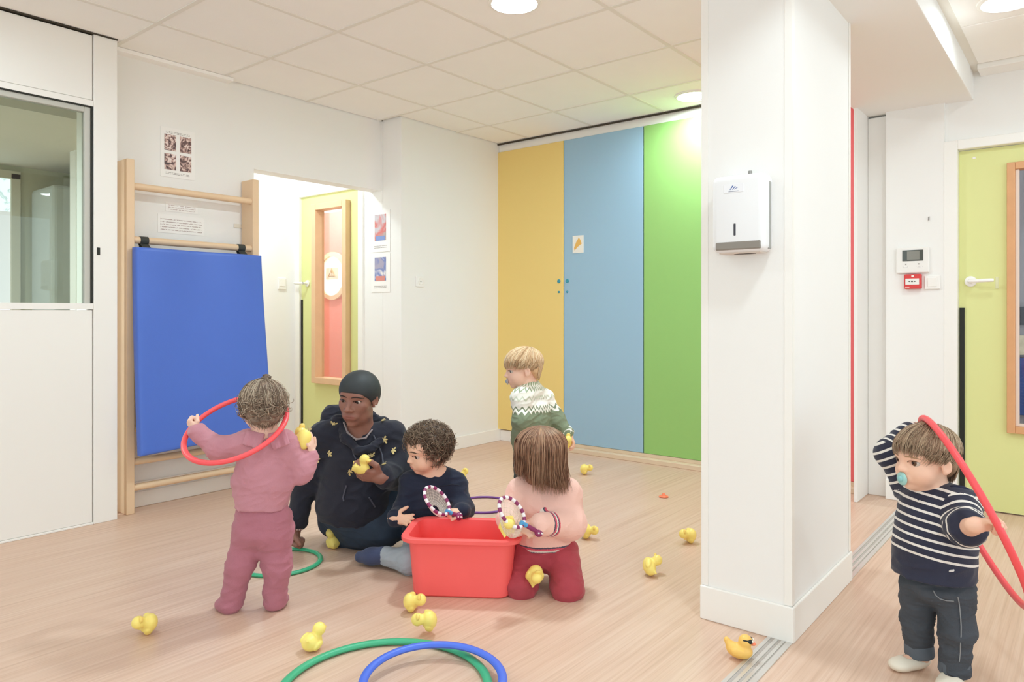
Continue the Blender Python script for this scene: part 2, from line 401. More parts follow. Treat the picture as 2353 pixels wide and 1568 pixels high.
# ---- cupboard wall
struct(bx('wall_back', (XS - .1, YB + .05, 0), (-1.0, YB + .15, ZC + .03), M_WALL), 'white wall behind the coloured cupboard fronts', 'wall')
struct(MB().box((XS, YB - .012, 2.437), (-1.08, YB + .05, ZC), .002, 1).build('trim_1', M_TRIM), 'white header above the coloured cupboard fronts', 'trim')
struct(MB().box((XS, YB - .004, 0), (-3.43, YB + .02, .09), .002, 1).build('trim_2', M_TRIM), 'white recessed plinth under the yellow front', 'trim')
struct(MB().box((-3.45, YB - .075, 0), (-1.08, YB + .02, .034), .003, 1).box((-3.45, YB - .02, .034), (-1.08, YB + .02, .06), .002, 1).build('trim_3', M_PALEWOOD), 'pale wood ledge under the coloured fronts', 'trim')
cup = empty('cupboard_wall', (-2.5, YB, 0)); COL.objects.unlink(cup); bpy.data.objects.remove(cup)
def front(x0, x1, colr, z0, label):
    m = mat('laminate_' + colr, colr, .38, .35, var=.008, scale=2)
    o = MB().box((x0 + .003, YB - .022, z0), (x1 - .003, YB, 2.437), .002, 1).build('cupboard_door', m)
    return tag(o, label, 'cupboard door', 'coloured cupboard fronts')
cy = front(-3.96, -3.262, 'efd284', .098, 'tall yellow laminate cupboard door next to the white wall')
cb = front(-3.262, -2.558, '9dbfd6', .062, 'tall sky blue laminate cupboard door with a small card')
cg = front(-2.558, -1.855, '97c673', .062, 'tall grass green laminate cupboard door lit from above')
front(-1.855, -1.085, 'ea6d70', .062, 'tall red laminate cupboard door half hidden behind the pillar')
M_TEAL = mat('teal_lock', '3f97ad', .3, .5, metal=.3)
for xx in (-3.308, -3.228):
    par = cy if xx < -3.262 else cb
    for zz, r in ((1.33, .016), (1.245, .009)):
        MB().lathe([(0, .006), (r * .8, .006), (r, .002), (r, 0)], 14, Matrix.Translation((xx, YB - .022, zz)) @ Matrix.Rotation(math.pi / 2, 4, 'X')).build('lock', M_TEAL, par)
card = tag(bx('card', (-3.175, YB - .026, 1.545), (-3.074, YB - .0225, 1.68), mat('card_white', 'efece4', .7)), 'small white card with an orange drawing on the blue front', 'card')
MB().prism([(-3.16, 1.585), (-3.14, 1.63), (-3.115, 1.665), (-3.10, 1.64), (-3.09, 1.615), (-3.13, 1.59), (-3.155, 1.565)], YB - .0275, YB - .026, 'XZ').build('drawing', mat('orange_print', 'e9b862', .7), card)

# ---- side room end wall and stub
struct(MB().box((-1.077, 4.43, 0), (-1.058, 4.95, ZS + .3), .003, 1).build('wall_stub', M_WALL), 'narrow white wall stub beside the red front', 'wall')
struct(MB().box((-1.0575, YR + .012, 0), (-.9525, YR + .1, 2.235), .004, 1).box((-1.0575, YR + .06, 2.236), (-.9525, YR + .2, ZC), 0).build('wall_recess', M_WALL), 'white service panel in the recess by the stub wall', 'wall')
er = struct(MB().box((-.952, YR - .03, 0), (-.657, YR + .1, ZC)).box((-.657, YR, 2.03), (.45, YR + .1, ZC)).box((.45, YR, 0), (EAST, YR + .1, ZC)).build('wall_end', M_WALL), 'white end wall of the side room with the intercom', 'wall')
struct(MB().box((-.952, YR - .044, 0), (-.66, YR - .03, .118), .004, 1).build('baseboard_end', M_TRIM), 'white skirting below the intercom', 'baseboard')
d3 = struct(MB().box((-.593, YR + .018, .008), (-.37, YR + .058, 1.975)).box((.12, YR + .018, .008), (.33, YR + .058, 1.975)).box((-.37, YR + .018, .008), (.12, YR + .058, .452)).box((-.37, YR + .018, 1.868), (.12, YR + .058, 1.975)).build('door_3', M_LIME), 'lime green door at the end of the side room', 'door')
MB().box((-.66, YR - .034, 0), (-.594, YR + .03, 2.03), .003, 1).box((.331, YR - .034, 0), (.40, YR + .03, 2.03), .003, 1).box((-.594, YR - .034, 1.978), (.331, YR + .03, 2.03), .003, 1).build('door_frame', M_TRIM, d3)
for nm, lo, hi in (('stile', (-.372, YR - .012, .44), (-.335, YR + .06, 1.88)), ('stile', (.085, YR - .012, .44), (.122, YR + .06, 1.88)), ('sill_bead', (-.335, YR - .012, .44), (.085, YR + .06, .478)), ('top_bead', (-.335, YR - .012, 1.842), (.085, YR + .06, 1.88))):
    MB().box(lo, hi, .003, 2).build(nm, M_OAK, d3)
MB().box((-.335, YR + .002, .478), (-.318, YR + .03, 1.842), .001, 1).box((-.318, YR + .002, .478), (.085, YR + .03, .492), .001, 1).build('inner_bead', mat('bead_pink_white', 'e6d3c6', .5), d3)
MB().box((-.335, YR + .034, .47), (.09, YR + .04, 1.85)).build('window_pane', M_GLASS2, d3)
MB().box((-.590, YR + .008, .02), (-.566, YR + .02, 1.108), .001, 1).build('finger_guard', M_BLACK, d3)
b = MB(); hm = Matrix.Translation((-.538, YR + .018, 1.253)) @ Matrix.Rotation(math.pi / 2, 4, 'X')
b.lathe([(0, 0), (.029, 0), (.029, .008), (.026, .011), (.012, .012), (.011, .05)], 24, hm)
b.tube([(-.538, YR - .03, 1.253), (-.538, YR - .042, 1.253), (-.525, YR - .047, 1.253), (-.44, YR - .047, 1.255), (-.428, YR - .044, 1.255)], [.011, .011, .010, .0095, .009], 12)
b.build('door_handle', mat('handle_white', 'f6f4f2', .3), d3, 50)
MB().box((-.425, YR + .015, 1.21), (-.41, YR + .019, 1.275), .001, 1).build('tape_mark', mat('tape', 'dfe0b6', .6), d3)
MB().box((-.53, YR + .015, 1.925), (-.515, YR + .0185, 1.937), .001, 1).build('paint_chip', M_TRIM, d3)
# room beyond door 3, seen in its window
struct(bx('wall_beyond', (-1.2, 5.9, 0), (1.2, 6.0, ZC), mat('lavender_grey_wall', 'a9adc0', .8)), 'grey lavender wall beyond the side room door', 'wall')
for k, (x0, x1, z0, z1, c) in enumerate(((-.62, -.2, .40, .78, '3f5fae'), (-.62, -.2, .80, .93, 'e9e2c8'), (-.62, -.2, 1.0, 1.12, '2c3348'))):
    lab = ('blue printed picture seen through the side room door', 'cream printed picture seen through the side room door', 'dark printed picture seen through the side room door')[k]
    tag(MB().box((x0, 5.86, z0), (x1, 5.895, z1), .003, 1).build('wall_picture', mat('picture_%d' % k, c, .6, var=.5, scale=14)), lab, 'picture', 'pictures beyond the side room door')

# ---- unseen sides of the place, with their big daylight windows
def window_wall(name, lab, axis, c, a0, a1, n):
    b = MB(); L = a1 - a0
    def piece(u0, u1, z0, z1):
        if axis == 'Y': b.box((u0, c - .1, z0), (u1, c, z1))
        else: b.box((c, u0, z0), (c + .1, u1, z1))
    piece(a0, a1, 0, .45); piece(a0, a1, 2.42, ZC + .05)
    for k in range(n + 1):
        u = a0 + L * k / n; piece(max(a0, u - .06), min(a1, u + .06), .45, 2.42)
    struct(b.build(name, M_WALL), lab, 'wall')
window_wall('wall_rear', 'white wall of daylight windows behind the viewer', 'Y', REAR, XP - .1, EAST, 5)
window_wall('wall_right', 'white wall of daylight windows along the side room', 'X', EAST, REAR, YR, 5)

# ---- floor threshold strip
M_ = [(-.8515, -.8385, M_ALU), (-.8385, -.8265, M_ALUG), (-.8265, -.8145, M_ALU), (-.8145, -.8045, M_ALUG), (-.8045, -.7935, M_ALU), (-.7935, -.7885, M_ALUG), (-.7885, -.7705, M_ALU)]
st = tag(empty('threshold_strip', (-.81, 2.0, 0)), 'ribbed aluminium joint cover strip in the floor past the pillar', 'floor strip', kind='structure')
for x0, x1, m in M_:
    MB().box((x0, REAR + .1, 0), (x1, YR - .05, .004 if m is M_ALU else .002), .0006, 1).build('rib' if m is M_ALU else 'groove', m, st)

# ---- downlights
def downlight(x, y, z, r, label, glow=None):
    t = tag(empty('downlight', (x, y, z)), label, 'ceiling light', 'recessed round downlights')
    M = Matrix.Translation((x, y, z))
    MB().lathe([(r, .004), (r, -.004), (r + .008, -.010), (r + .022, -.006), (r + .024, .002)], 40, M).build('trim_ring', mat('downlight_ring', 'f4f1ea', .4), t, 50)
    MB().lathe([(0, -.003), (r, -.003)], 40, M).build('diffuser', glow or LMAT, t)
    return t
LMAT = bpy.data.materials.new('lamp_glow'); LMAT.use_nodes = True
_n = LMAT.node_tree.nodes; _p = _n['Principled BSDF']; _p.inputs['Base Color'].default_value = (.9, .9, .9, 1)
_p.inputs['Emission Color'].default_value = (.78, .935, 1.0, 1); _p.inputs['Emission Strength'].default_value = LAMP
LMAT2 = LMAT.copy(); LMAT2.node_tree.nodes['Principled BSDF'].inputs['Emission Strength'].default_value = LAMP * 4.8
LMAT5 = LMAT.copy(); LMAT5.node_tree.nodes['Principled BSDF'].inputs['Emission Strength'].default_value = LAMP * 1.5
LMAT4 = LMAT.copy(); LMAT4.node_tree.nodes['Principled BSDF'].inputs['Emission Strength'].default_value = LAMP * 2.3
LMAT3 = LMAT.copy(); LMAT3.node_tree.nodes['Principled BSDF'].inputs['Emission Strength'].default_value = LAMP * 2.6
downlight(-2.08, 2.588, ZC, .098, 'round white downlight in the ceiling at the top of the view', LMAT2)
downlight(-2.06, 4.44, ZC, .098, 'round white downlight close above the green front', LMAT3)
downlight(-.28, 3.66, ZR - .006, .098, 'round white downlight over the side room')
for (x, y, w_) in ((-2.08, .72, 'just ahead of'), (-2.08, -1.2, 'well behind'), (-3.3, .72, 'beside')):
    downlight(x, y, ZC, .098, 'round white main ceiling downlight overhead, %s the viewer' % w_)
for (x, y, w_) in ((-.28, 1.8, 'next after the visible one'), (.95, 3.0, 'nearest the windows'), (-.28, 0, 'above the viewer'), (.95, .6, 'by the rear windows')):
    downlight(x, y, ZR - .006, .098, 'round white side room downlight out of view, ' + w_, LMAT5 if w_[0] == 'n' else None)
downlight(-6.15, 4.2, 2.44, .09, 'round white lamp added out of sight to brighten the red door', LMAT2)  # added lamp, brightens the red door behind the niche door's glass
downlight(-4.75, 2.95, 2.42, .09, 'round white downlight inside the door niche', LMAT4)
downlight(-5.6, 4.2, 2.44, .09, 'round white lamp added out of sight to light the corridor beyond the niche door', LMAT2)  # unseen lamp added to light the closed corridor
downlight(-4.75, .35, 2.155, .12, 'round lamp added out of view to brighten the room behind the partition', LMAT2)  # added lamp, kept out of view, brightens what shows through the partition glass
downlight(-5.1, -1.0, 2.155, .09, 'second round lamp added out of view in the room behind the partition', LMAT2)  # another unseen lamp added for more brightness in this room
# ================================================================== FITTINGS AND TOYS
def paper_mat(name, base='f4f1ee', ink='9a9390', rows=14.0, axis='Z', dens=.5):
    m = bpy.data.materials.new(name); m.use_nodes = True; nt = m.node_tree; n = nt.nodes; b = n['Principled BSDF']
    tc = n.new('ShaderNodeTexCoord'); sp = n.new('ShaderNodeSeparateXYZ'); nt.links.new(tc.outputs['Generated'], sp.inputs[0])
    mu = n.new('ShaderNodeMath'); mu.operation = 'MULTIPLY'; mu.inputs[1].default_value = rows; nt.links.new(sp.outputs[axis], mu.inputs[0])
    fr = n.new('ShaderNodeMath'); fr.operation = 'FRACT'; nt.links.new(mu.outputs[0], fr.inputs[0])
    gt = n.new('ShaderNodeMath'); gt.operation = 'LESS_THAN'; gt.inputs[1].default_value = .35; nt.links.new(fr.outputs[0], gt.inputs[0])
    no = n.new('ShaderNodeTexNoise'); no.inputs['Scale'].default_value = 160; nt.links.new(tc.outputs['Object'], no.inputs['Vector'])
    g2 = n.new('ShaderNodeMath'); g2.operation = 'LESS_THAN'; g2.inputs[1].default_value = dens; nt.links.new(no.outputs['Fac'], g2.inputs[0])
    m3 = n.new('ShaderNodeMath'); m3.operation = 'MULTIPLY'; nt.links.new(gt.outputs[0], m3.inputs[0]); nt.links.new(g2.outputs[0], m3.inputs[1])
    mx = n.new('ShaderNodeMix'); mx.data_type = 'RGBA'; mx.inputs[6].default_value = lin(base); mx.inputs[7].default_value = lin(ink)
    nt.links.new(m3.outputs[0], mx.inputs[0]); nt.links.new(mx.outputs[2], b.inputs['Base Color']); b.inputs['Roughness'].default_value = .6
    return m
M_TEXT = paper_mat('printed_lines')
M_SHEET = mat('white_sheet', 'f5f2ef', .45, .4)
def photo_mat(name, stops, sc=16, dist=2.0):
    m = bpy.data.materials.new(name); m.use_nodes = True; nt = m.node_tree; n = nt.nodes; b = n['Principled BSDF']
    tc = n.new('ShaderNodeTexCoord'); no = n.new('ShaderNodeTexNoise'); no.inputs['Scale'].default_value = sc; no.inputs['Distortion'].default_value = dist
    nt.links.new(tc.outputs['Object'], no.inputs['Vector']); r = ramp_node(nt, stops); nt.links.new(no.outputs['Fac'], r.inputs['Fac'])
    nt.links.new(r.outputs['Color'], b.inputs['Base Color']); b.inputs['Roughness'].default_value = .4
    return m

# ---- wall bars
wbz = empty('climbing_bars', (-4.09, 2.1, 0)); tag(wbz, 'beech wall bars for climbing with two uprights and round rungs', 'wall bars')
XB = -4.045
for (y0, y1, z1) in ((1.70, 1.742, 1.905), (2.441, 2.483, 1.90)):
    MB().box((XW + .002, y0, 0), (-4.017, y1, z1), .004, 2).build('upright', M_BEECH, wbz)
rz = [1.765, 1.475, 1.33, 1.185, 1.04, .893, .747, .60, .455, .275, .135]
for z in rz:
    MB().tube([(XB, 1.735, z), (XB, 1.9, z), (XB, 2.3, z), (XB, 2.447, z)], .0195, 14).build('rung', M_BEECH, wbz, 40)
for (y0, y1) in ((1.742, 1.79), (2.39, 2.441)):
    for z in (1.62, .2):
        MB().box((XW + .001, y0, z - .012), (XW + .006, y1, z + .012), .001, 1).build('bracket', mat('bracket_beige', 'e3dccf', .4), wbz)
# ---- blue mat on two straps
M_MAT = mat('blue_vinyl', '4a6fcb', .42, .5, var=.04, scale=5, bump=.12, bscale=420)
def crash_mat():
    y0, y1, zt, zb = 1.722, 2.467, 1.43, .345
    nx, nz = 26, 34; th = .062; bm = bmesh.new()
    def pt(u, v, s):
        y = y0 + (y1 - y0) * u; z = zt + (zb - zt) * v - .02 * (u - .0) * (v > .5) * 0
        y += (.012 * (u - .5)) * v
        x = -4.012 + .075 * v ** 1.6 + .03 * u * v
        sag = .006 * math.sin(3.1 * math.pi * u) * (1 - v) ** 2 * 1.4 + .004 * math.sin(9 * u * (1.2 - v) + 4 * v)
        e = min(u, 1 - u) * .74; e2 = min(v, 1 - v) * 1.08; rr = .012
        inset = 0
        for q in (e, e2):
            if q < rr: inset = max(inset, rr - math.sqrt(max(0, rr * rr - (rr - q) ** 2)))
        zz = z + .05 * v * (u - .4) * .9
        return Vector((x + (th - inset + sag if s else inset), y, zz))
    us = [0, .004, .012, .03] + [.03 + .94 * k / nx for k in range(1, nx)] + [.97, .988, .996, 1]
    vs = [0, .003, .008, .02] + [.02 + .96 * k / nz for k in range(1, nz)] + [.98, .992, .997, 1]
    G = [[[bm.verts.new(pt(u, v, s)) for u in us] for v in vs] for s in (0, 1)]
    for s in (0, 1):
        for a in range(len(vs) - 1):
            for c in range(len(us) - 1):
                bm.faces.new((G[s][a][c], G[s][a][c + 1], G[s][a + 1][c + 1], G[s][a + 1][c]))
    for a in range(len(vs) - 1):
        for c in (0, len(us) - 1): bm.faces.new((G[0][a][c], G[0][a + 1][c], G[1][a + 1][c], G[1][a][c]))
    for c in range(len(us) - 1):
        for a in (0, len(vs) - 1): bm.faces.new((G[0][a][c], G[0][a][c + 1], G[1][a][c + 1], G[1][a][c]))
    bmesh.ops.recalc_face_normals(bm, faces=bm.faces[:])
    me = bpy.data.meshes.new('gym_mat'); bm.to_mesh(me); bm.free()
    return link_mesh('gym_mat', me, M_MAT, None, 55)
gm = tag(crash_mat(), 'bright blue padded gym mat hung on the wall bars by black straps', 'gym mat')
for y in (1.80, 2.375):
    b = MB(); pts = [(XB + .022 * math.cos(a), 0, 1.475 + .022 * math.sin(a)) for a in [math.radians(d) for d in range(-60, 241, 20)]]
    pts = [(-3.962, 0, 1.405)] + pts + [(-4.03, 0, 1.41)]
    prev = [(p[0], y, p[2]) for p in pts]
    vs0 = [b.bm.verts.new((p[0], y - .022, p[2])) for p in pts]; vs1 = [b.bm.verts.new((p[0], y + .022, p[2])) for p in pts]
    for k in range(len(pts) - 1): b.bm.faces.new((vs0[k], vs0[k + 1], vs1[k + 1], vs1[k]))
    s = b.build('strap', mat('black_webbing', '3b3c38', .8, var=.1, scale=90), gm)
    md = s.modifiers.new('thick', 'SOLIDIFY'); md.thickness = .003
# ---- notices on the climbing wall
def on_wallX(x0, y0, x1, y1, X): 
    a = at_X(x0, y0, X); c = at_X(x1, y1, X); return a[1], c[1], min(a[2], c[2]), max(a[2], c[2])
pst = tag(bx('poster', (XW + .001, 1.94, 1.862), (XW + .003, 2.142, 2.146), M_SHEET), 'paper notice with four dark photos above the wall bars', 'poster')
PH = photo_mat('brown_photo', [(.3, '3f2a2a'), (.45, '7d5c58'), (.55, 'd8b7ac'), (.7, 'efe3df')], 22, 3)
for yy in (1.962, 2.052):
    for zz in (1.905, 2.015): bx('photo_print', (XW + .003, yy, zz), (XW + .0042, yy + .068, zz + .092), PH, pst)
for zz in (2.115, 1.88): bx('caption', (XW + .003, 1.97, zz), (XW + .004, 2.11, zz + .014), paper_mat('cap', rows=2, ink='8c8480', dens=.55), pst)
n1 = tag(bx('notice', (XW + .001, 1.925, 1.54), (XW + .0025, 2.20, 1.645), M_SHEET), 'wide white notice of small print behind the wall bars', 'notice')
bx('small_print', (XW + .0025, 1.94, 1.555), (XW + .0032, 2.185, 1.63), paper_mat('sp1', rows=5, ink='b9a9a6', dens=.55), n1)
n2 = tag(bx('notice', (XW + .001, 1.97, 1.665), (XW + .0025, 2.16, 1.72), M_SHEET), 'narrow white notice strip just under the top rung', 'notice')
bx('small_print', (XW + .0025, 1.985, 1.675), (XW + .0032, 2.145, 1.71), paper_mat('sp2', rows=3, ink='c4b2ae', dens=.55), n2)
# ---- notices beside the niche door
PR = photo_mat('room_photo_red', [(.35, 'b9a6a3'), (.5, 'd46f6b'), (.62, 'c8c0c6')], 9, 1)
PBL = photo_mat('room_photo_blue', [(.35, 'efe7e4'), (.5, '6d7fb9'), (.6, 'a9a1b6')], 9, 1)
for (z0, z1, m, c, lab) in ((1.535, 1.845, PR, '7f95cc', 'notice with a red photo beside the niche door'), (1.235, 1.525, PBL, 'd88a80', 'notice with a blue photo, lower of the two by the niche door')):
    p = tag(bx('notice', (-4.262, YN - .004, z0), (-4.052, YN - .0012, z1), M_SHEET), lab, 'notice', 'notices by the niche door')
    bx('photo_print', (-4.222, YN - .0055, z0 + .085), (-4.095, YN - .004, z1 - .03), m, p)
    bx('photo_print', (-4.21, YN - .0062, z0 + .085), (-4.105, YN - .0055, z0 + .12), mat('pb' + c, c, .5), p)
    bx('caption', (-4.23, YN - .005, z0 + .03), (-4.09, YN - .004, z0 + .055), paper_mat('cap' + c, rows=2, ink='a8a09c', dens=.6), p)
# ---- switches, sockets
def plate(name, lo, hi, lab, cat, parent_parts=()):
    o = tag(MB().box(lo, hi, .003, 2).build(name, mat('switch_white', 'f3f0ec', .35)), lab, cat); return o
sw = plate('light_switch', (-5.249, 3.415, 1.275), (-5.238, 3.49, 1.37), 'white rocker light switch inside the door niche', 'light switch')
MB().box((-5.238, 3.425, 1.30), (-5.233, 3.48, 1.36), .002, 1).build('rocker', M_TRIM, sw)
so = plate('wall_socket', (XS + .0005, 3.724, 1.275), (XS + .011, 3.805, 1.353), 'white square wall socket on the boxed-out wall', 'socket')
MB().lathe([(0, .001), (.018, .001), (.021, .004), (.024, .004), (.024, 0)], 20, Matrix.Translation((XS + .011, 3.765, 1.314)) @ Matrix.Rotation(math.pi / 2, 4, 'Y')).build('socket_insert', M_TRIM, so)
for q in (-.006, .006): MB().lathe([(0, .0022), (.0018, .0022), (.0018, 0)], 8, Matrix.Translation((XS + .011, 3.765 + q, 1.314)) @ Matrix.Rotation(math.pi / 2, 4, 'Y')).build('pin_hole', M_DARK, so)
yw = YR - .03
ic = tag(MB().box((-.895, yw - .022, 1.306), (-.728, yw - .001, 1.452), .006, 2).build('intercom', mat('intercom_white', 'efece8', .4)), 'white video intercom with a dark screen above the red call point', 'intercom')
MB().box((-.862, yw - .0245, 1.374), (-.757, yw - .021, 1.436), .001, 1).build('screen', mat('dark_screen', '4b4f4a', .15, .6), ic)
MB().box((-.838, yw - .0252, 1.381), (-.775, yw - .0245, 1.43)).build('screen_inner', mat('screen_mid', '86857d', .2, .6), ic)  # lighter grey rectangle inside the dark screen
for q in (-.845, -.78): MB().box((q - .003, yw - .024, 1.353), (q + .004, yw - .021, 1.36), .001, 1).build('button', mat('intercom_btn', 'a29c97', .5), ic)
for q in (-.86, -.79): MB().box((q, yw - .0225, 1.336), (q + .03, yw - .0218, 1.345)).build('speaker_print', M_TEXT, ic)
rc = tag(MB().box((-.852, yw - .03, 1.216), (-.766, yw - .001, 1.299), .005, 2).build('fire_call_point', mat('alarm_red', 'd9403f', .4)), 'small red fire alarm call point on the end wall', 'call point')
MB().box((-.845, yw - .033, 1.24), (-.776, yw - .0295, 1.274), .001, 1).build('break_glass', mat('alarm_white', 'efeee9', .4), rc)
b = MB(); b.lathe([(0, .0015), (.0045, .0015), (.0045, 0)], 14, Matrix.Translation((-.811, yw - .033, 1.258)) @ Matrix.Rotation(math.pi / 2, 4, 'X'))
for s in (-1, 1): b.prism([(-.811 + s * .008, 1.258), (-.811 + s * .014, 1.2615), (-.811 + s * .014, 1.2595), (-.811 + s * .02, 1.2595), (-.811 + s * .02, 1.2565), (-.811 + s * .014, 1.2565), (-.811 + s * .014, 1.2545)], yw - .0338, yw - .033, 'XZ')
b.build('push_mark', M_BLACK, rc)
MB().box((-.815, yw - .0308, 1.283), (-.802, yw - .0298, 1.292)).build('emblem', M_TRIM, rc)
MB().box((-.847, yw - .0308, 1.222), (-.825, yw - .0298, 1.227)).build('lettering', mat('pale_red', 'eeb3ac', .5), rc)
ls = tag(MB().box((-.752, yw - .012, 1.213), (-.676, yw - .001, 1.288), .003, 2).build('light_switch', mat('switch_white', 'f3f0ec', .35)), 'white light switch between the red call point and the door', 'light switch')
MB().box((-.738, yw - .016, 1.226), (-.692, yw - .011, 1.276), .002, 1).build('rocker', M_TRIM, ls)
nail = tag(MB().tube([(-.732, yw + .002, 1.62), (-.732, yw - .006, 1.618), (-.732, yw - .008, 1.60)], .003, 6).build('wall_hook', mat('dull_grey', '8d8580', .5)), 'tiny grey hook on the end wall over the intercom', 'hook')
gn = tag(bx('notice', (-1.0848, 4.47, 1.54), (-1.083, 4.64, 1.86), M_SHEET), 'sheet with handwriting on the stub wall, seen edge-on', 'notice')
bx('handwriting', (-1.083, 4.48, 1.56), (-1.0825, 4.63, 1.84), paper_mat('hand', rows=9, ink='b3aaa5', dens=.5), gn)

# ---- paper towel dispenser on the pillar
pdx0, pdx1, pz0, pz1, pd = -1.036, -.826, 1.285, 1.55, .105
def dispenser():
    yf = PY0
    root = tag(empty('towel_dispenser', (-.93, PY0, 1.28)), 'white paper towel dispenser with grey side strip on the pillar', 'dispenser')
    x0, x1 = -1.012, -.832; y0 = yf - .095
    b = MB(); b.box((x0, y0, 1.282), (x1, yf - .001, 1.538), .022, 4).build('cover', mat('dispenser_white', 'eeeef0', .35), root, 50)
    MB().box((x1 - .012, yf - .05, 1.290), (x1 + .0015, yf - .028, 1.513), .004, 2).build('side_strip', mat('dispenser_grey', '9d9d99', .45), root)
    MB().box((x0 + .016, y0 - .002, 1.289), (x1 - .012, y0 + .03, 1.316), .004, 2).build('front_lip', mat('dispenser_taupe', '8a837b', .5), root)
    MB().box((x0 + .02, y0 + .02, 1.278), (x1 - .018, yf - .02, 1.284), .002, 1).build('towel_tray', mat('tray_beige', 'd8ccc2', .6), root)
    MB().prism([(x0 + .06, y0 + .05), (x0 + .085, y0 + .035), (x0 + .115, y0 + .035), (x0 + .135, y0 + .05), (x0 + .115, y0 + .06), (x0 + .085, y0 + .06)], 1.2765, 1.2785, 'XY').build('towel_slot', mat('slot_brown', '5d544c', .6), root)
    MB().box((x0 + .078, y0 - .0015, 1.335), (x0 + .0865, y0 + .003, 1.376), .002, 1).build('level_window', mat('slot_dark', '2f2a35', .3), root)
    MB().tube([(x0 + .11, yf - .03, 1.536), (x0 + .11, yf - .03, 1.556)], [.008, .006], 12).build('key_lock', mat('lock_steel', '9a9a98', .35, metal=.8), root)
    lab = MB().box((x0 + .045, y0 - .0012, 1.478), (x0 + .112, y0 + .003, 1.506), .0005, 1).build('logo_label', mat('label_white', 'f0f0f4', .4), root)
    b = MB()
    for k, (u, w) in enumerate(((.066, .0075), (.074, .006), (.081, .004))):
        zb = 1.488; h = (.013, .010, .006)[k]
        b.prism([(x0 + u, zb), (x0 + u + w * .4, zb), (x0 + u + .013, zb + h), (x0 + u + .009, zb + h)], y0 - .0018, y0 - .0012, 'XZ')
    b.build('logo_stripe', mat('logo_blue', '3f5fa8', .4), lab)
    MB().box((x0 + .062, y0 - .0018, 1.481), (x0 + .096, y0 - .0012, 1.4835)).build('logo_text', mat('logo_grey', 'a9abb8', .5), lab)
dispenser()

# ---- hoops
def hoop_mesh(name, R, r, m, sq=(1, 1), n=72):
    b = MB(); b.tube([(R * math.cos(2 * math.pi * k / n), R * math.sin(2 * math.pi * k / n), 0) for k in range(n)], r, 12, True, sq)
    return b.build(name, m, None, True)
def place(o, loc, X, Y):
    """loc world, X and Y world directions of the local axes"""
    X = Vector(X).normalized(); Z = X.cross(Vector(Y)).normalized(); Y = Z.cross(X)
    M = Matrix((X, Y, Z)).transposed().to_4x4(); M.translation = Vector(loc); o.matrix_basis = M
    return o
M_HG = mat('hoop_green', '3fae80', .4, .5); M_HB = mat('hoop_blue', '4a6fdd', .4, .5); M_HP = mat('hoop_purple', '7d4a9c', .4, .5); M_HR = mat('hoop_red', 'f4545a', .38, .5)
def fit_floor_hoop(pl, pr, pt, pb, z):
    l, r_, t, b_ = [at_z(*q, z) for q in (pl, pr, pt, pb)]
    return l, r_, t, b_
# small green hoop round the standing toddler's feet
for nm, (cx, cy), R, r, m, z, lab in (
    ('hoop', (-2.735, 1.792), .168, .0105, M_HG, .0075, 'small green hoop on the floor between toddler in pink and seated woman'),
    ('hoop', (-2.67, 3.045), .165, .008, M_HP, .006, 'purple hoop lying on the floor behind the boy and the red tub'),
    ('hoop', (-1.575, 1.37), .295, .0135, M_HG, .010, 'large green hoop on the floor under the blue hoop'),
    ('hoop', (-1.47, 1.46), .198, .0135, M_HB, .034, 'blue hoop lying on top of the large green hoop')):
    o = hoop_mesh(nm, R, r, m, (.72, 1)); o.location = (cx, cy, z); tag(o, lab, 'hoop', 'gym hoops')
bh = [o for o in bpy.data.objects if o.name.startswith('hoop') and o['label'].startswith('blue')][0]
bh.rotation_euler = (math.radians(1.6), math.radians(2.0), 0)

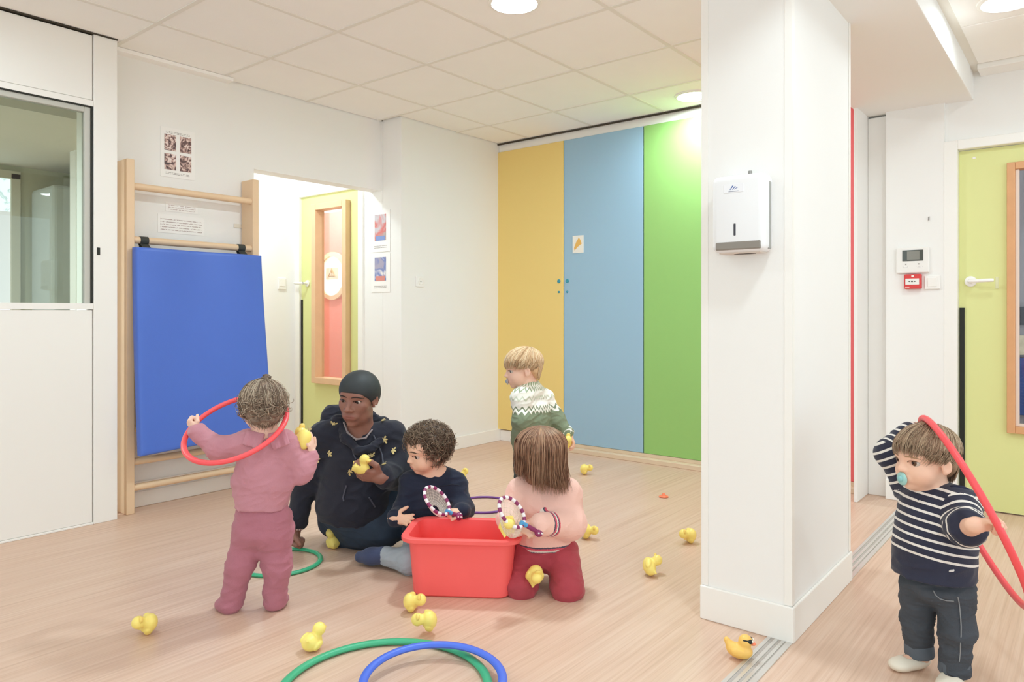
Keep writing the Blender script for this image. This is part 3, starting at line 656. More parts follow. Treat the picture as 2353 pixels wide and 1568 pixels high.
# ---- red tub
def tub():
    A = at_z(957, 1372); Bp = at_z(1158, 1379)
    ux = Vector((Bp[0] - A[0], Bp[1] - A[1], 0)).normalized(); uy = Vector((-ux.y, ux.x, 0))
    ctrf = Vector(((A[0] + Bp[0]) / 2, (A[1] + Bp[1]) / 2, 0))
    hw0, hw1, dep0, dep1, Hh, th = .188, .206, .225, .26, .232, .004
    def rr(hw, y0, y1, rad, z, n=6):
        pts = []
        for (cx, cy, a0) in ((hw - rad, y1 - rad, 0), (-hw + rad, y1 - rad, 90), (-hw + rad, y0 + rad, 180), (hw - rad, y0 + rad, 270)):
            for k in range(n + 1):
                a = math.radians(a0 + 90 * k / n); pts.append(ctrf + ux * (cx + rad * math.cos(a)) + uy * (cy + rad * math.sin(a)) + Vector((0, 0, z)))
        return pts
    b = MB(); bm = b.bm
    prof = []   # rings from outside bottom centre up, over the rim, down inside
    d = .0175
    def ring(t, inset, z, rad): 
        hw = hw0 + (hw1 - hw0) * t - inset; y0 = -d * t + inset; y1 = dep0 + (dep1 - dep0 - d) * t - inset
        return rr(hw, y0, y1, max(.006, rad), z)
    rings = [ring(0, .03, 0, .03), ring(0, .008, .001, .045), ring(0, 0, .008, .05), ring(.5, 0, Hh * .5, .055), ring(.86, 0, Hh * .88, .058), ring(.86, -.003, Hh * .885, .06), ring(.9, -.006, Hh * .90, .06), ring(.93, -.022, Hh * .915, .066), ring(.93, -.025, Hh * .93, .068), ring(.95, -.0255, Hh * .985, .07), ring(.95, -.022, Hh, .068), ring(.95, -.004, Hh, .055), ring(.93, .002, Hh * .985, .05), ring(.5, .004, Hh * .5, .048), ring(.02, .004, .014, .045), ring(0, .012, .006, .04), ring(0, .05, .005, .03)]
    V = [[bm.verts.new(p) for p in R] for R in rings]; n = len(V[0])
    for A_, B_ in zip(V, V[1:]):
        for k in range(n): bm.faces.new((A_[k], A_[(k + 1) % n], B_[(k + 1) % n], B_[k]))
    bm.faces.new(V[0][::-1]); bm.faces.new(V[-1])
    o = b.build('plastic_tub', mat('tub_red', 'fb6866', .42, .45, bump=.03, bscale=300), None, 35)
    return tag(o, 'red plastic storage tub with a flared rim in front of the kneeling girl', 'tub')
tub()
# ================================================================== SMOOTH SOLIDS (distance fields meshed by surface nets)
def V3(p): return np.asarray(p, float)
def unit(v):
    v = V3(v); return v / (np.linalg.norm(v) + 1e-12)
def axes_from(fwd, up):
    f = unit(fwd); u = V3(up) - f * np.dot(f, up); u = unit(u); r = np.cross(f, u)
    return np.array([r, f, u])          # rows: right, forward, up
class Noise:
    def __init__(self, seed, scale, n=7, octave=1):
        g = np.random.default_rng(seed); d = g.normal(size=(n, 3)); d /= np.linalg.norm(d, axis=1)[:, None]
        self.w = (d * (2 * np.pi / scale) * g.uniform(.6, 1.5, (n, 1))).astype(np.float32); self.p = g.uniform(0, 6.28, n).astype(np.float32); self.n = n
    def __call__(self, P):
        return np.sin(P.astype(np.float32) @ self.w.T + self.p).sum(1) / np.float32(math.sqrt(self.n))
class Solid:
    def __init__(self): self.pr = []; self.disp = None
    def cap(self, a, b, ra, rb=None, k=.02, flat=False, op=1):
        a, b = V3(a), V3(b); rb = ra if rb is None else rb
        L = np.linalg.norm(b - a)
        self.pr.append(('c', (a, b, ra, rb, flat), k, (a + b) / 2, L / 2 + max(ra, rb), op)); return self
    def chain(self, pts, rads, k=.02, flat=False):
        for i in range(len(pts) - 1): self.cap(pts[i], pts[i + 1], rads[i], rads[i + 1], k, flat and i == len(pts) - 2)
        return self
    def ell(self, c, rad, ax=None, k=.02, op=1):
        c = V3(c); rad = V3(rad) if hasattr(rad, '__len__') else np.array([rad] * 3, float)
        self.pr.append(('e', (c, rad, np.eye(3) if ax is None else V3(ax)), k, c, rad.max(), op)); return self
    def sub(self, c, rad, ax=None, k=.004): return self.ell(c, rad, ax, k, -1)
    def subcap(self, a, b, ra, rb=None, k=.004): return self.cap(a, b, ra, rb, k, False, -1)
    @staticmethod
    def _d(kind, q, P):
        f4 = np.float32
        if kind == 'c':
            a, b, ra, rb, flat = q; ab = (b - a); L2 = float(ab @ ab) + 1e-12; X = P - a.astype(f4); t = X @ (ab / L2).astype(f4); tc = np.clip(t, 0, 1)
            X -= tc[:, None] * ab.astype(f4)
            d = np.sqrt(np.einsum('ij,ij->i', X, X)) - (f4(ra) + f4(rb - ra) * tc)
            if flat: d = np.maximum(d, (t - 1) * f4(math.sqrt(L2)))
            return d
        c, r, ax = q; l = (P - c.astype(f4)) @ (ax / r[:, None]).T.astype(f4); k0 = np.sqrt(np.einsum('ij,ij->i', l, l)); l /= r.astype(f4); k1 = np.sqrt(np.einsum('ij,ij->i', l, l)) + f4(1e-9)
        return k0 * (k0 - 1) / k1
    def ev(self, P, idx=None):
        P = np.asarray(P, np.float32); d = np.full(len(P), .5, np.float32)
        for i in (range(len(self.pr)) if idx is None else idx):
            kind, q, k, c, R, op = self.pr[i]
            e = self._d(kind, q, P); k = np.float32(k)
            if op > 0:
                h = np.clip(.5 + (e - d) * (np.float32(.5) / k), 0, 1); d = e + (d - e) * h - k * h * (1 - h)
            else:
                e = -e; h = np.clip(.5 - (e - d) * (np.float32(.5) / k), 0, 1); d = e + (d - e) * h + k * h * (1 - h)
        if self.disp is not None: d = d - self.disp(P)
        return d
    def net(self, vox, N=16):
        cs = np.array([p[3] for p in self.pr]); Rs = np.array([p[4] for p in self.pr]); ks = np.array([p[2] for p in self.pr]); ops = np.array([p[5] for p in self.pr])
        pos = ops > 0; mar = .012
        lo = (cs[pos] - Rs[pos, None]).min(0) - mar; hi = (cs[pos] + Rs[pos, None]).max(0) + mar
        S = N * vox; nc = np.ceil((hi - lo) / S).astype(int)
        I = np.stack(np.meshgrid(*[np.arange(n) for n in nc], indexing='ij'), -1).reshape(-1, 3)
        cc = lo + (I + .5) * S; rad = S * .8661
        near = np.linalg.norm(cc[:, None] - cs[None], axis=2) - Rs[None] - ks[None] * 1.2 < rad + mar
        I = I[(near & pos).any(1)]; cc = lo + (I + .5) * S
        dc = self.ev(cc); sel = np.abs(dc) < rad * 1.7 + mar
        I = I[sel]; near = near[(near & pos).any(1)][sel]
        g1 = np.arange(N + 1); G = np.stack(np.meshgrid(g1, g1, g1, indexing='ij'), -1).reshape(-1, 3)
        n1 = N + 1; dim = nc * N + 2
        cellk, cellv, edges = [], [], ([], [], [])
        corner = [(a, b, c) for a in (0, 1) for b in (0, 1) for c in (0, 1)]
        for ic, nr in zip(I, near):
            base = ic * N
            P = lo + (base + G) * vox
            v = self.ev(P, np.nonzero(nr)[0]).reshape(n1, n1, n1); s = v < 0
            if s.all() or not s.any(): continue
            cnt = np.zeros((N, N, N), np.int8)
            for a, b, c in corner: cnt += s[a:a + N, b:b + N, c:c + N]
            A = np.argwhere((cnt > 0) & (cnt < 8))
            acc = np.zeros((len(A), 3)); num = np.zeros(len(A))
            for p0 in corner:
                for ax in range(3):
                    if p0[ax]: continue
                    p1 = list(p0); p1[ax] = 1
                    v0 = v[A[:, 0] + p0[0], A[:, 1] + p0[1], A[:, 2] + p0[2]]; v1 = v[A[:, 0] + p1[0], A[:, 1] + p1[1], A[:, 2] + p1[2]]
                    m = (v0 < 0) != (v1 < 0); t = np.where(m, v0 / np.where(m, v0 - v1, 1), 0)
                    q = np.tile(np.array(p0, float), (len(A), 1)); q[:, ax] += t
                    acc += q * m[:, None]; num += m
            cellv.append(lo + (base + A + acc / num[:, None]) * vox)
            g = base + A; cellk.append((g[:, 0] * dim[1] + g[:, 1]) * dim[2] + g[:, 2])
            for ax in range(3):
                sl0 = [slice(0, N)] * 3; sl1 = [slice(0, N)] * 3; sl1[ax] = slice(1, N + 1)
                s0 = s[tuple(sl0)]; s1 = s[tuple(sl1)]
                E = np.argwhere(s0 != s1); edges[ax].append(np.c_[E + base, s0[E[:, 0], E[:, 1], E[:, 2]]])
        key = np.concatenate(cellk); vert = np.concatenate(cellv); o = np.argsort(key); key = key[o]; vert = vert[o]
        quads = []
        for ax in range(3):
            E = np.concatenate(edges[ax]); u, w = (ax + 1) % 3, (ax + 2) % 3
            ids = []; ok = np.ones(len(E), bool)
            for du, dw in ((-1, -1), (0, -1), (0, 0), (-1, 0)):
                g = E[:, :3].copy(); g[:, u] += du; g[:, w] += dw
                kk = (g[:, 0] * dim[1] + g[:, 1]) * dim[2] + g[:, 2]; j = np.clip(np.searchsorted(key, kk), 0, len(key) - 1)
                ok &= key[j] == kk; ids.append(j)
            q = np.stack(ids, 1); fl = E[:, 3] == 0; q[fl] = q[fl][:, ::-1]; quads.append(q[ok])
        return vert, np.concatenate(quads)
    def build(self, name, m, parent=None, vox=.003, relax=1, attrs=None):
        v, q = self.net(vox)
        return grid_mesh(name, v, q, m, parent, relax, attrs)
def grid_mesh(name, v, q, m, parent=None, relax=0, attrs=None, smooth=True):
    if relax:
        I0 = q.ravel(); I1 = np.roll(q, -1, 1).ravel(); cn = np.bincount(I0, minlength=len(v)) + np.bincount(I1, minlength=len(v))
        for _ in range(relax):
            acc = np.stack([np.bincount(I0, v[I1, c], len(v)) + np.bincount(I1, v[I0, c], len(v)) for c in range(3)], 1)
            v = v * .5 + acc / np.maximum(cn, 1)[:, None] * .5
    me = bpy.data.meshes.new(name); n, k = len(v), len(q)
    me.vertices.add(n); me.vertices.foreach_set('co', v.astype(np.float32).ravel())
    me.loops.add(4 * k); me.loops.foreach_set('vertex_index', q.astype(np.int32).ravel())
    me.polygons.add(k); me.polygons.foreach_set('loop_start', np.arange(0, 4 * k, 4, dtype=np.int32))
    me.update(calc_edges=True)
    if smooth: me.polygons.foreach_set('use_smooth', np.ones(k, bool))
    for nm, fn in (attrs or {}).items():
        if getattr(fn, 'corner', False):
            a = me.attributes.new(nm, 'FLOAT', 'CORNER'); a.data.foreach_set('value', np.asarray(fn(v[q].reshape(-1, 3), np.repeat(v[q].mean(1), 4, axis=0)), np.float32))
        else:
            a = me.attributes.new(nm, 'FLOAT', 'POINT'); a.data.foreach_set('value', np.asarray(fn(v), np.float32))
    o = bpy.data.objects.new(name, me); COL.objects.link(o)
    for x in (m if isinstance(m, (list, tuple)) else [m]): me.materials.append(x)
    if parent: attach(o, parent)
    return o
def strands(name, lines, rad, m, parent=None, sides=4, attrs=None):
    """lines: list of (n,3) arrays; rad: float or list of floats; tapered tubes in one mesh"""
    vs, qs, off = [], [], 0
    for li, L in enumerate(lines):
        L = V3(L); n = len(L); r0 = rad[li] if hasattr(rad, '__len__') else rad
        T = np.gradient(L, axis=0); T /= np.linalg.norm(T, axis=1)[:, None] + 1e-9
        ref = np.array([.3, .2, .93]); U_ = np.cross(T, ref); U_ /= np.linalg.norm(U_, axis=1)[:, None] + 1e-9; W = np.cross(T, U_)
        t = np.linspace(0, 1, n); r = r0 * np.minimum(1, np.minimum(t * 5 + .35, (1 - t) * 4 + .15))
        for k in range(sides):
            a = 2 * math.pi * k / sides; vs.append(L + (U_ * math.cos(a) + W * math.sin(a)) * r[:, None])
        i = np.arange(n - 1)
        for k in range(sides):
            a, b = off + k * n + i, off + ((k + 1) % sides) * n + i
            qs.append(np.stack([a, b, b + 1, a + 1], 1))
        off += sides * n
    return grid_mesh(name, np.concatenate(vs), np.concatenate(qs), m, parent, 0, attrs)

def skin_mat(name, col, lip, rough=.5):
    m = bpy.data.materials.new(name); m.use_nodes = True; nt = m.node_tree; n = nt.nodes; b = n['Principled BSDF']
    at = n.new('ShaderNodeAttribute'); at.attribute_name = 'lip'; at.attribute_type = 'GEOMETRY'
    tc = n.new('ShaderNodeTexCoord'); no = n.new('ShaderNodeTexNoise'); no.inputs['Scale'].default_value = 35; nt.links.new(tc.outputs['Object'], no.inputs['Vector'])
    c = lin(col); mx0 = n.new('ShaderNodeMix'); mx0.data_type = 'RGBA'; mx0.inputs[6].default_value = tuple(v * .93 for v in c[:3]) + (1,); mx0.inputs[7].default_value = tuple(min(1, v * 1.06) for v in c[:3]) + (1,)
    nt.links.new(no.outputs['Fac'], mx0.inputs[0])
    mx = n.new('ShaderNodeMix'); mx.data_type = 'RGBA'; nt.links.new(mx0.outputs[2], mx.inputs[6]); mx.inputs[7].default_value = lin(lip)
    nt.links.new(at.outputs['Fac'], mx.inputs[0]); nt.links.new(mx.outputs[2], b.inputs['Base Color'])
    b.inputs['Roughness'].default_value = rough; b.inputs['Specular IOR Level'].default_value = .4
    b.inputs['Subsurface Weight'].default_value = .15; b.inputs['Subsurface Radius'].default_value = (.6, .25, .15); b.inputs['Subsurface Scale'].default_value = .008
    return m
def hair_mat(name, dark, mid, light, rough=.45, scale=60):
    m = bpy.data.materials.new(name); m.use_nodes = True; nt = m.node_tree; n = nt.nodes; b = n['Principled BSDF']
    at = n.new('ShaderNodeAttribute'); at.attribute_name = 'tone'; at.attribute_type = 'GEOMETRY'
    tc = n.new('ShaderNodeTexCoord'); no = n.new('ShaderNodeTexNoise'); no.inputs['Scale'].default_value = scale; nt.links.new(tc.outputs['Object'], no.inputs['Vector'])
    ad = n.new('ShaderNodeMath'); ad.operation = 'ADD'; nt.links.new(at.outputs['Fac'], ad.inputs[0])
    mu = n.new('ShaderNodeMath'); mu.operation = 'MULTIPLY'; mu.inputs[1].default_value = .5; nt.links.new(no.outputs['Fac'], mu.inputs[0]); nt.links.new(mu.outputs[0], ad.inputs[1])
    r = ramp_node(nt, [(.15, dark), (.5, mid), (.95, light)]); nt.links.new(ad.outputs[0], r.inputs['Fac']); nt.links.new(r.outputs['Color'], b.inputs['Base Color'])
    b.inputs['Roughness'].default_value = rough; b.inputs['Specular IOR Level'].default_value = .35
    return m
def tone_attr(lines, n_sides, rng):
    out = []
    for L in lines: out.append(np.full(len(L) * n_sides, rng.uniform(0, .75)))
    arr = np.concatenate(out)
    return lambda v: arr

# ---------------------------------------------------------------- heads, hands
class Head:
    """local axes: x = person's right, y = forward, z = up; unit s = chin to crown"""
    def __init__(self, c, fwd, up, s, adult=False):
        self.c, self.A, self.s, self.ad = V3(c), axes_from(fwd, up), s, adult
    def w(self, x, y, z): return self.c + self.s * (np.array([x, y, z]) @ self.A)
    def loc(self, P): return ((P - self.c) @ self.A.T) / self.s
    def add(self, S, eye_open=.038, mouth=True, ears=True):
        s, A, w = self.s, self.A, self.w
        E = lambda c, r, k=.05, op=1: S.ell(w(*c), V3(r) * s if hasattr(r, '__len__') else r * s, A, k * s, op)
        if self.ad:
            E((0, -.05, .16), (.335, .42, .335), .08); E((0, .10, -.13), (.27, .29, .36), .08)
            for q in (-1, 1): E((q * .17, .21, -.06), .115, .08); E((q * .14, .10, -.30), .12, .08)
            E((0, .27, -.42), (.09, .08, .07), .07); E((0, .29, .13), (.22, .09, .10), .08)
            self.ex, self.ez, self.er = .145, .03, .060
            S.cap(w(0, .36, .04), w(0, .455, -.11), .035 * s, .05 * s, .05 * s)
            for q in (-1, 1): E((q * .062, .40, -.125), (.042, .05, .036), .03)
            E((0, .335, -.27), (.15, .06, .07), .06)
            self.mz, self.my = -.265, .385
            lw, lt = .108, .025
        else:
            E((0, -.06, .13), (.395, .46, .37), .08); E((0, .12, -.17), (.30, .29, .31), .09)
            for q in (-1, 1): E((q * .17, .20, -.21), .145, .08)
            E((0, .28, -.40), (.08, .08, .07), .07); E((0, .30, .08), (.24, .09, .10), .08)
            self.ex, self.ez, self.er = .165, -.02, .078
            S.cap(w(0, .37, -.03), w(0, .44, -.13), .03 * s, .046 * s, .05 * s)
            for q in (-1, 1): E((q * .045, .405, -.145), (.034, .04, .03), .03)
            E((0, .355, -.28), (.12, .06, .06), .06)
            self.mz, self.my = -.275, .40
            lw, lt = .085, .022
        if mouth:
            E((0, self.my - .005, self.mz + lt * .75), (lw, .035, lt), .012); E((0, self.my - .012, self.mz - lt * .8), (lw * .85, .035, lt), .012)
            S.sub(w(0, self.my + .03, self.mz), V3((lw * .9, .03, .006)) * s, A, .008 * s)
            self.lw, self.lt = lw, lt
        for q in (-1, 1):   # nostrils
            S.sub(w(q * .03, .43 if self.ad else .43, -.165 if self.ad else -.178), V3((.014, .02, .012)) * s, A, .006 * s)
        self.eyes = []
        for q in (-1, 1):
            y0 = self.surf(S, q * self.ex, self.ez)
            S.sub(w(q * self.ex, y0 + .006, self.ez), V3((.072 if self.ad else .070, .05, eye_open)) * s, A, .02 * s)
            yo = y0 - .018
            self.eyes.append((q, yo))
        if ears:
            for q in (-1, 1):
                ex = (.335 if self.ad else .385); ey = -.05; ez = -.02 if self.ad else -.08
                Ae = axes_from(A.T @ np.array([q * .35, 1, 0]), A[2]); Ae = axes_from((np.array([q * -.45, 1, .0]) @ A), A[2])
                S.ell(w(q * ex, ey, ez), V3((.030, .078, .115)) * s, Ae, .03 * s); S.ell(w(q * (ex - .02), ey + .02, ez - .09), V3((.03, .04, .04)) * s, Ae, .02 * s)
                S.sub(w(q * (ex + .022), ey + .012, ez + .012), V3((.022, .048, .072)) * s, Ae, .012 * s)
    def surf(self, S, x, z):
        ys = np.linspace(.55, .1, 120); P = np.array([self.w(x, y, z) for y in ys]); d = S.ev(P)
        i = np.argmax(d < 0); return ys[i]
    def lip(self, v):
        l = self.loc(v)
        e = (l[:, 0] / (self.lw * 1.1)) ** 2 + ((l[:, 2] - self.mz) / (self.lt * 2.1)) ** 2
        return np.where(l[:, 1] > .25, np.clip((1.15 - e) * 4, 0, 1), 0) if hasattr(self, 'lw') else np.zeros(len(v))
    def parts(self, person, iris, look=(0, 0), brow='4a3423', lash=True, brow_r=.014, brow_lift=.10, open_=.038, lashcol='2a1d18'):
        s, w = self.s, self.w
        mb = mat('brow_' + brow, brow, .7)
        for q, yo in self.eyes:
            c = w(q * self.ex, yo - self.er * (.62 if self.ad else .74), self.ez)
            v, f = sphere_grid(c, self.er * s)
            g = (np.array([look[0], 1, look[1]])) @ self.A; g /= np.linalg.norm(g)
            an = lambda P, c=c, g=g: np.degrees(np.arccos(np.clip(((P - c) / (self.er * s)) @ g, -1, 1))) / 90.0
            grid_mesh('eye', v, f, eye_mat(iris), person, 0, {'ang': an})
            pts = []
            for t in np.linspace(-1, 1, 7):
                x = q * self.ex + t * .10; z = self.ez + brow_lift - .025 * t * t + .008 * t * q * -1
                y = self.surf_final(x, z); pts.append(w(x, y + .004, z))
            MB().tube(pts, [s * brow_r * k for k in (.35, .8, 1, 1, 1, .8, .35)], 6).build('eyebrow', mb, person, True)
            if lash:
                pts = []
                for t in np.linspace(-1, 1, 7):
                    x = q * self.ex + t * .072; z = self.ez + open_ * math.sqrt(max(0, 1 - t * t * .96)) * 1.02
                    y = self.surf_final(x, z); pts.append(w(x, y + .002, z))
                MB().tube(pts, s * .007, 5).build('eyelash', mat('lash_' + lashcol, lashcol, .7), person, True)
    def surf_final(self, x, z): return self.surf(self.S, x, z)
def sphere_grid(c, r, n=20, m=14):
    vs, q = [], []
    for j in range(m + 1):
        th = math.pi * j / m
        th = min(max(th, .02), math.pi - .02)
        for i in range(n): vs.append(c + r * np.array([math.sin(th) * math.cos(2 * math.pi * i / n), math.sin(th) * math.sin(2 * math.pi * i / n), math.cos(th)]))
    for j in range(m):
        for i in range(n): q.append((j * n + i, (j + 1) * n + i, (j + 1) * n + (i + 1) % n, j * n + (i + 1) % n))
    return np.array(vs), np.array(q)
_eye = {}
def eye_mat(iris, big=False):
    if iris in _eye: return _eye[iris]
    m = bpy.data.materials.new('eye_' + iris); m.use_nodes = True; nt = m.node_tree; n = nt.nodes; b = n['Principled BSDF']
    at = n.new('ShaderNodeAttribute'); at.attribute_name = 'ang'
    r = ramp_node(nt, [(0, '0b0908'), (.16, '0b0908'), (.18, iris), (.42, iris), (.48, 'c6bab0'), (1, 'c0b2a8')]); nt.links.new(at.outputs['Fac'], r.inputs['Fac']); nt.links.new(r.outputs['Color'], b.inputs['Base Color'])
    b.inputs['Roughness'].default_value = .12
    _eye[iris] = m; return m

def hand(S, wrist, fwd, palm, size, side, curl=(.5, .5, .5, .5), thumb=.5, spread=.12, wr=None):
    """fwd: wrist->knuckles, palm: direction the palm faces, side=+1 thumb on (fwd x palm) side else -1; curl 0 straight..1 fist"""
    f = unit(fwd); p = unit(V3(palm) - f * np.dot(palm, f)); t = np.cross(f, p) * side      # t: thumb side
    L = size; W = V3(wrist); wr = wr or .17 * L
    pal = np.array([t, f, -p])
    S.cap(W - f * .12 * L, W + f * .10 * L, wr, wr * .95, .08 * L)
    S.ell(W + f * .28 * L, V3((.215, .27, .105)) * L, pal, .06 * L)
    S.ell(W + f * .22 * L + t * .13 * L + p * .04 * L, V3((.11, .17, .09)) * L, pal, .05 * L)
    base_t = [.155, .052, -.052, -.15]; lens = [.40, .45, .42, .33]; rr = [.068, .07, .067, .060]; fk = [.47, .50, .485, .44]
    tips = []
    for i in range(4):
        a = W + f * fk[i] * L + t * base_t[i] * L
        sp = t * (base_t[i] / .155) * spread
        d = unit(f + sp); ang = 0; c = curl[i] if hasattr(curl, '__len__') else curl
        segs = [.46, .30, .24]; pts = [a - d * .08 * L, a]; cur = a; angs = [c * 1.25, c * 1.5, c * 1.1]
        for sgm, da in zip(segs, angs):
            ang += da; dd = d * math.cos(ang) + p * math.sin(ang); cur = cur + dd * lens[i] * L * sgm; pts.append(cur)
        S.chain(pts, [rr[i] * L * k for k in (1, 1.05, .98, .9, .78)], .022 * L); tips.append(cur)
    b0 = W + f * .12 * L + t * .17 * L + p * .03 * L
    d0 = unit(t * (1 - .55 * thumb) + f * .75 + p * .9 * thumb)
    d1 = unit(t * (.45 - .75 * thumb) + f * .9 + p * 1.0 * thumb)
    S.chain([b0 - t * .05 * L, b0 + d0 * .20 * L, b0 + d0 * .20 * L + d1 * .17 * L, b0 + d0 * .20 * L + d1 * .31 * L], [.10 * L, .082 * L, .076 * L, .06 * L], .03 * L)
    return tips
# ================================================================== DUCKS
M_DUCK = mat('duck_yellow', 'fbe57e', .35, .5, sss=.1)
M_BEAK = mat('duck_beak', 'f7d873', .4)
def duck_mesh():
    S = Solid()
    S.ell((0, 0, .024), (.034, .026, .023), k=.008); S.ell((-.012, 0, .026), (.024, .023, .019), k=.008)
    S.cap((-.024, 0, .030), (-.038, 0, .043), .012, .004, .01)
    S.ell((.016, 0, .058), (.0195, .0185, .0185), k=.010)
    for q in (-1, 1): S.ell((-.006, q * .024, .027), (.019, .007, .011), axes_from((1, 0, .25), (0, 0, 1))[[1, 0, 2]], .004)
    o = S.build('rubber_duck', M_DUCK, None, .0018, 1)
    v = np.array([x.co[:] for x in o.data.vertices]); z0 = v[:, 2].min()
    B = Solid(); B.ell((.037, 0, .057), (.0095, .0105, .0035), k=.003); B.ell((.036, 0, .0525), (.0085, .009, .003), k=.003)
    bo = B.build('beak', M_BEAK, o, .0012, 1)
    return o, v
DUCK, DV = duck_mesh()
_first = [True]
CF, CR, CU = _F, _R, _U
def duck(label, X, Z, floor_px=None, at=None, scale=1.12, group='yellow bath ducks', dz=0.0):
    o = DUCK if _first[0] else copy_tree(DUCK)
    _first[0] = False
    X = unit(X); Z = V3(Z); Y = unit(np.cross(Z, X)); Z = np.cross(X, Y)
    R = np.array([X, Y, Z]).T * scale
    w = DV @ R.T
    if at is None:
        c = (w.min(0) + w.max(0)) / 2
        p = at_z(*floor_px, 0.0)
        pos = np.array([p[0] - c[0], p[1] - c[1], -w[:, 2].min() + dz])
    else:
        c = (w.min(0) + w.max(0)) / 2; pos = V3(at) - c
    M = Matrix(R.tolist()).to_4x4(); M.translation = Vector(pos); o.matrix_basis = M
    tag(o, label, 'toy duck', group)
    return o
sd = -CF * .75 + CU * .65; aw = CF * .8 + CU * .5
duck('yellow duck alone on the floor by the partition, farthest to one side', CR * .5 - CF * .5 + CU * .55, -CF * .5 - CR * .6 + CU * .1, (330, 1462))
duck('yellow duck on its face just outside the large green hoop', CF + CR * .3, -CF * .3 + CU * -.2 + CR * .2 + CU * .9, (720, 1494))
duck('yellow duck on its side in front of the red tub', sd, CR, (952, 1409))
duck('yellow duck tipped over on the rim of the large green hoop', sd, -CR - CF * .2, (978, 1462), dz=.012)
duck('yellow duck lying by the seated woman\'s knee', CF * .6 + CU * .5 - CR * .3, -CF + CR * .2, (766, 1260))
duck('yellow duck half hidden behind the woman\'s propping arm', CF, CU + CR * .3, (697, 1172))
duck('yellow duck on the floor behind the boy in navy', sd, CR * .5 + CF, (1062, 1108))
duck('yellow duck on its side nearest the cupboard ledge', sd, CR, (1347, 1092))
duck('yellow duck on its side beside the kneeling girl\'s sleeve', sd, CR - CU * .2, (1354, 1240))
duck('yellow duck on its side next to the pillar', sd, -CR - CU * .1, (1582, 1250))
duck('yellow duck on its side between the pillar and the kneeling girl', aw, CR * .8 - CF * .6, (1497, 1322))
duck('yellow duck at the kneeling girl\'s knees', CU * .8 - CF * .35 + CR * .2, -CF * .8 + CR * .1, at=at_D(1230, 1327, 2.70))
# masked duck by the pillar
S = Solid(); S.ell((0, 0, .024), (.036, .027, .023), k=.01); S.ell((-.016, 0, .027), (.024, .022, .018), k=.008); S.cap((-.03, 0, .034), (-.042, 0, .052), .014, .009, .012); S.ell((.014, 0, .056), .021, k=.010)
for q in (-1, 1): S.ell((-.006, q * .025, .027), (.02, .006, .012), k=.004)
md = S.build('rubber_duck', mat('duck_orange_yellow', 'f6c567', .4, .5), None, .0018, 1)
bk = Solid(); bk.ell((.036, 0, .052), (.010, .012, .004), k=.003); bk.build('beak', mat('beak_coral', 'f2825c', .4), md, .0012)
mk = Solid()
for q in (-1, 1): mk.ell((.028, q * .010, .061), (.009, .008, .007), k=.002); 
mk.cap((.026, -.014, .063), (.010, -.0205, .066), .003, .002, .002); mk.cap((.026, .014, .063), (.010, .0205, .066), .003, .002, .002)
mk.build('mask', M_BLACK, md, .0012)
for q in (-1, 1): 
    e = Solid(); e.ell((.0345, q * .0095, .0615), (.004, .0045, .0045), k=.001); e.build('eye', mat('duck_eye_white', 'fbf6e6', .3), md, .001)
p = at_z(1702, 1515); Xd = unit(CR * .85 - CF * .35); place(md, (p[0], p[1], .0015), Xd, np.cross((0, 0, 1), Xd)); tag(md, 'orange-yellow duck wearing a black mask by the floor strip', 'toy duck')
# orange disc shaped toy piece on the floor
b = MB(); b.lathe([(0, .002), (.026, .001), (.029, .004), (.024, .008), (.012, .011), (.009, .02), (.005, .024), (0, .025)], 24, Matrix.Translation(Vector(at_z(1525, 1143))))
tag(b.build('soother', mat('soother_orange', 'f2855f', .4), None, 50), 'small orange dummy lying alone on the floor near the pillar', 'soother')
# ================================================================== PEOPLE
def JJ(D): return lambda x, y, dd=0.0: at_D(x, y, D + dd)
def cloth_mat(name, col, var=.08, scale=30, bump=.25, bscale=260, rough=.85, sheen=.15):
    return mat(name, col, rough, .2, var=var, scale=scale, bump=bump, bscale=bscale, sheen=sheen)
def folds(seed, amp=.004, scale=.06, stretch=(.75, .75, 1.7)):
    n1 = Noise(seed, scale * 1.6, 5); n2 = Noise(seed + 50, scale, 5)
    def f(P):
        Q = P * V3(stretch)
        a = n1(Q); r = n2(Q + .012 * a[:, None])
        return amp * (a * .45 + .55 * (1 - 1.6 * np.abs(r)).clip(-.4, 1))
    return f
BVHS = {}
from mathutils.bvhtree import BVHTree
def bvh_of(o):
    if o.name not in BVHS:
        me = o.data; BVHS[o.name] = BVHTree.FromPolygons([v.co for v in me.vertices], [p.vertices for p in me.polygons])
    return BVHS[o.name]
def hit(o, x, y):
    """the point of mesh o (world coordinates in its mesh) met by the sight line of a photo pixel"""
    d = Vector(ray(x, y)).normalized(); loc, nor, i, _ = bvh_of(o).ray_cast(Vector(_C), d)
    return loc, nor
def torso(S, pel, chest, right, wp, wc, dp, dc, k=.05, mid=None, hp=.09, hc=.11):
    up = unit(V3(chest) - V3(pel)); r = unit(V3(right) - up * np.dot(right, up)); f = np.cross(up, r); A = np.array([r, f, up])
    S.ell(pel, (wp, dp, hp), A, k); S.ell(chest, (wc, dc, hc), A, k)
    m = (V3(pel) + V3(chest)) / 2 if mid is None else V3(mid)
    L = np.linalg.norm(V3(chest) - V3(pel)); w, d = mid_w if (mid_w := getattr(torso, 'mw', None)) else ((wp + wc) / 2, (dp + dc) / 2)
    S.ell(m, (w, d, L * .55), A, k)
    return A
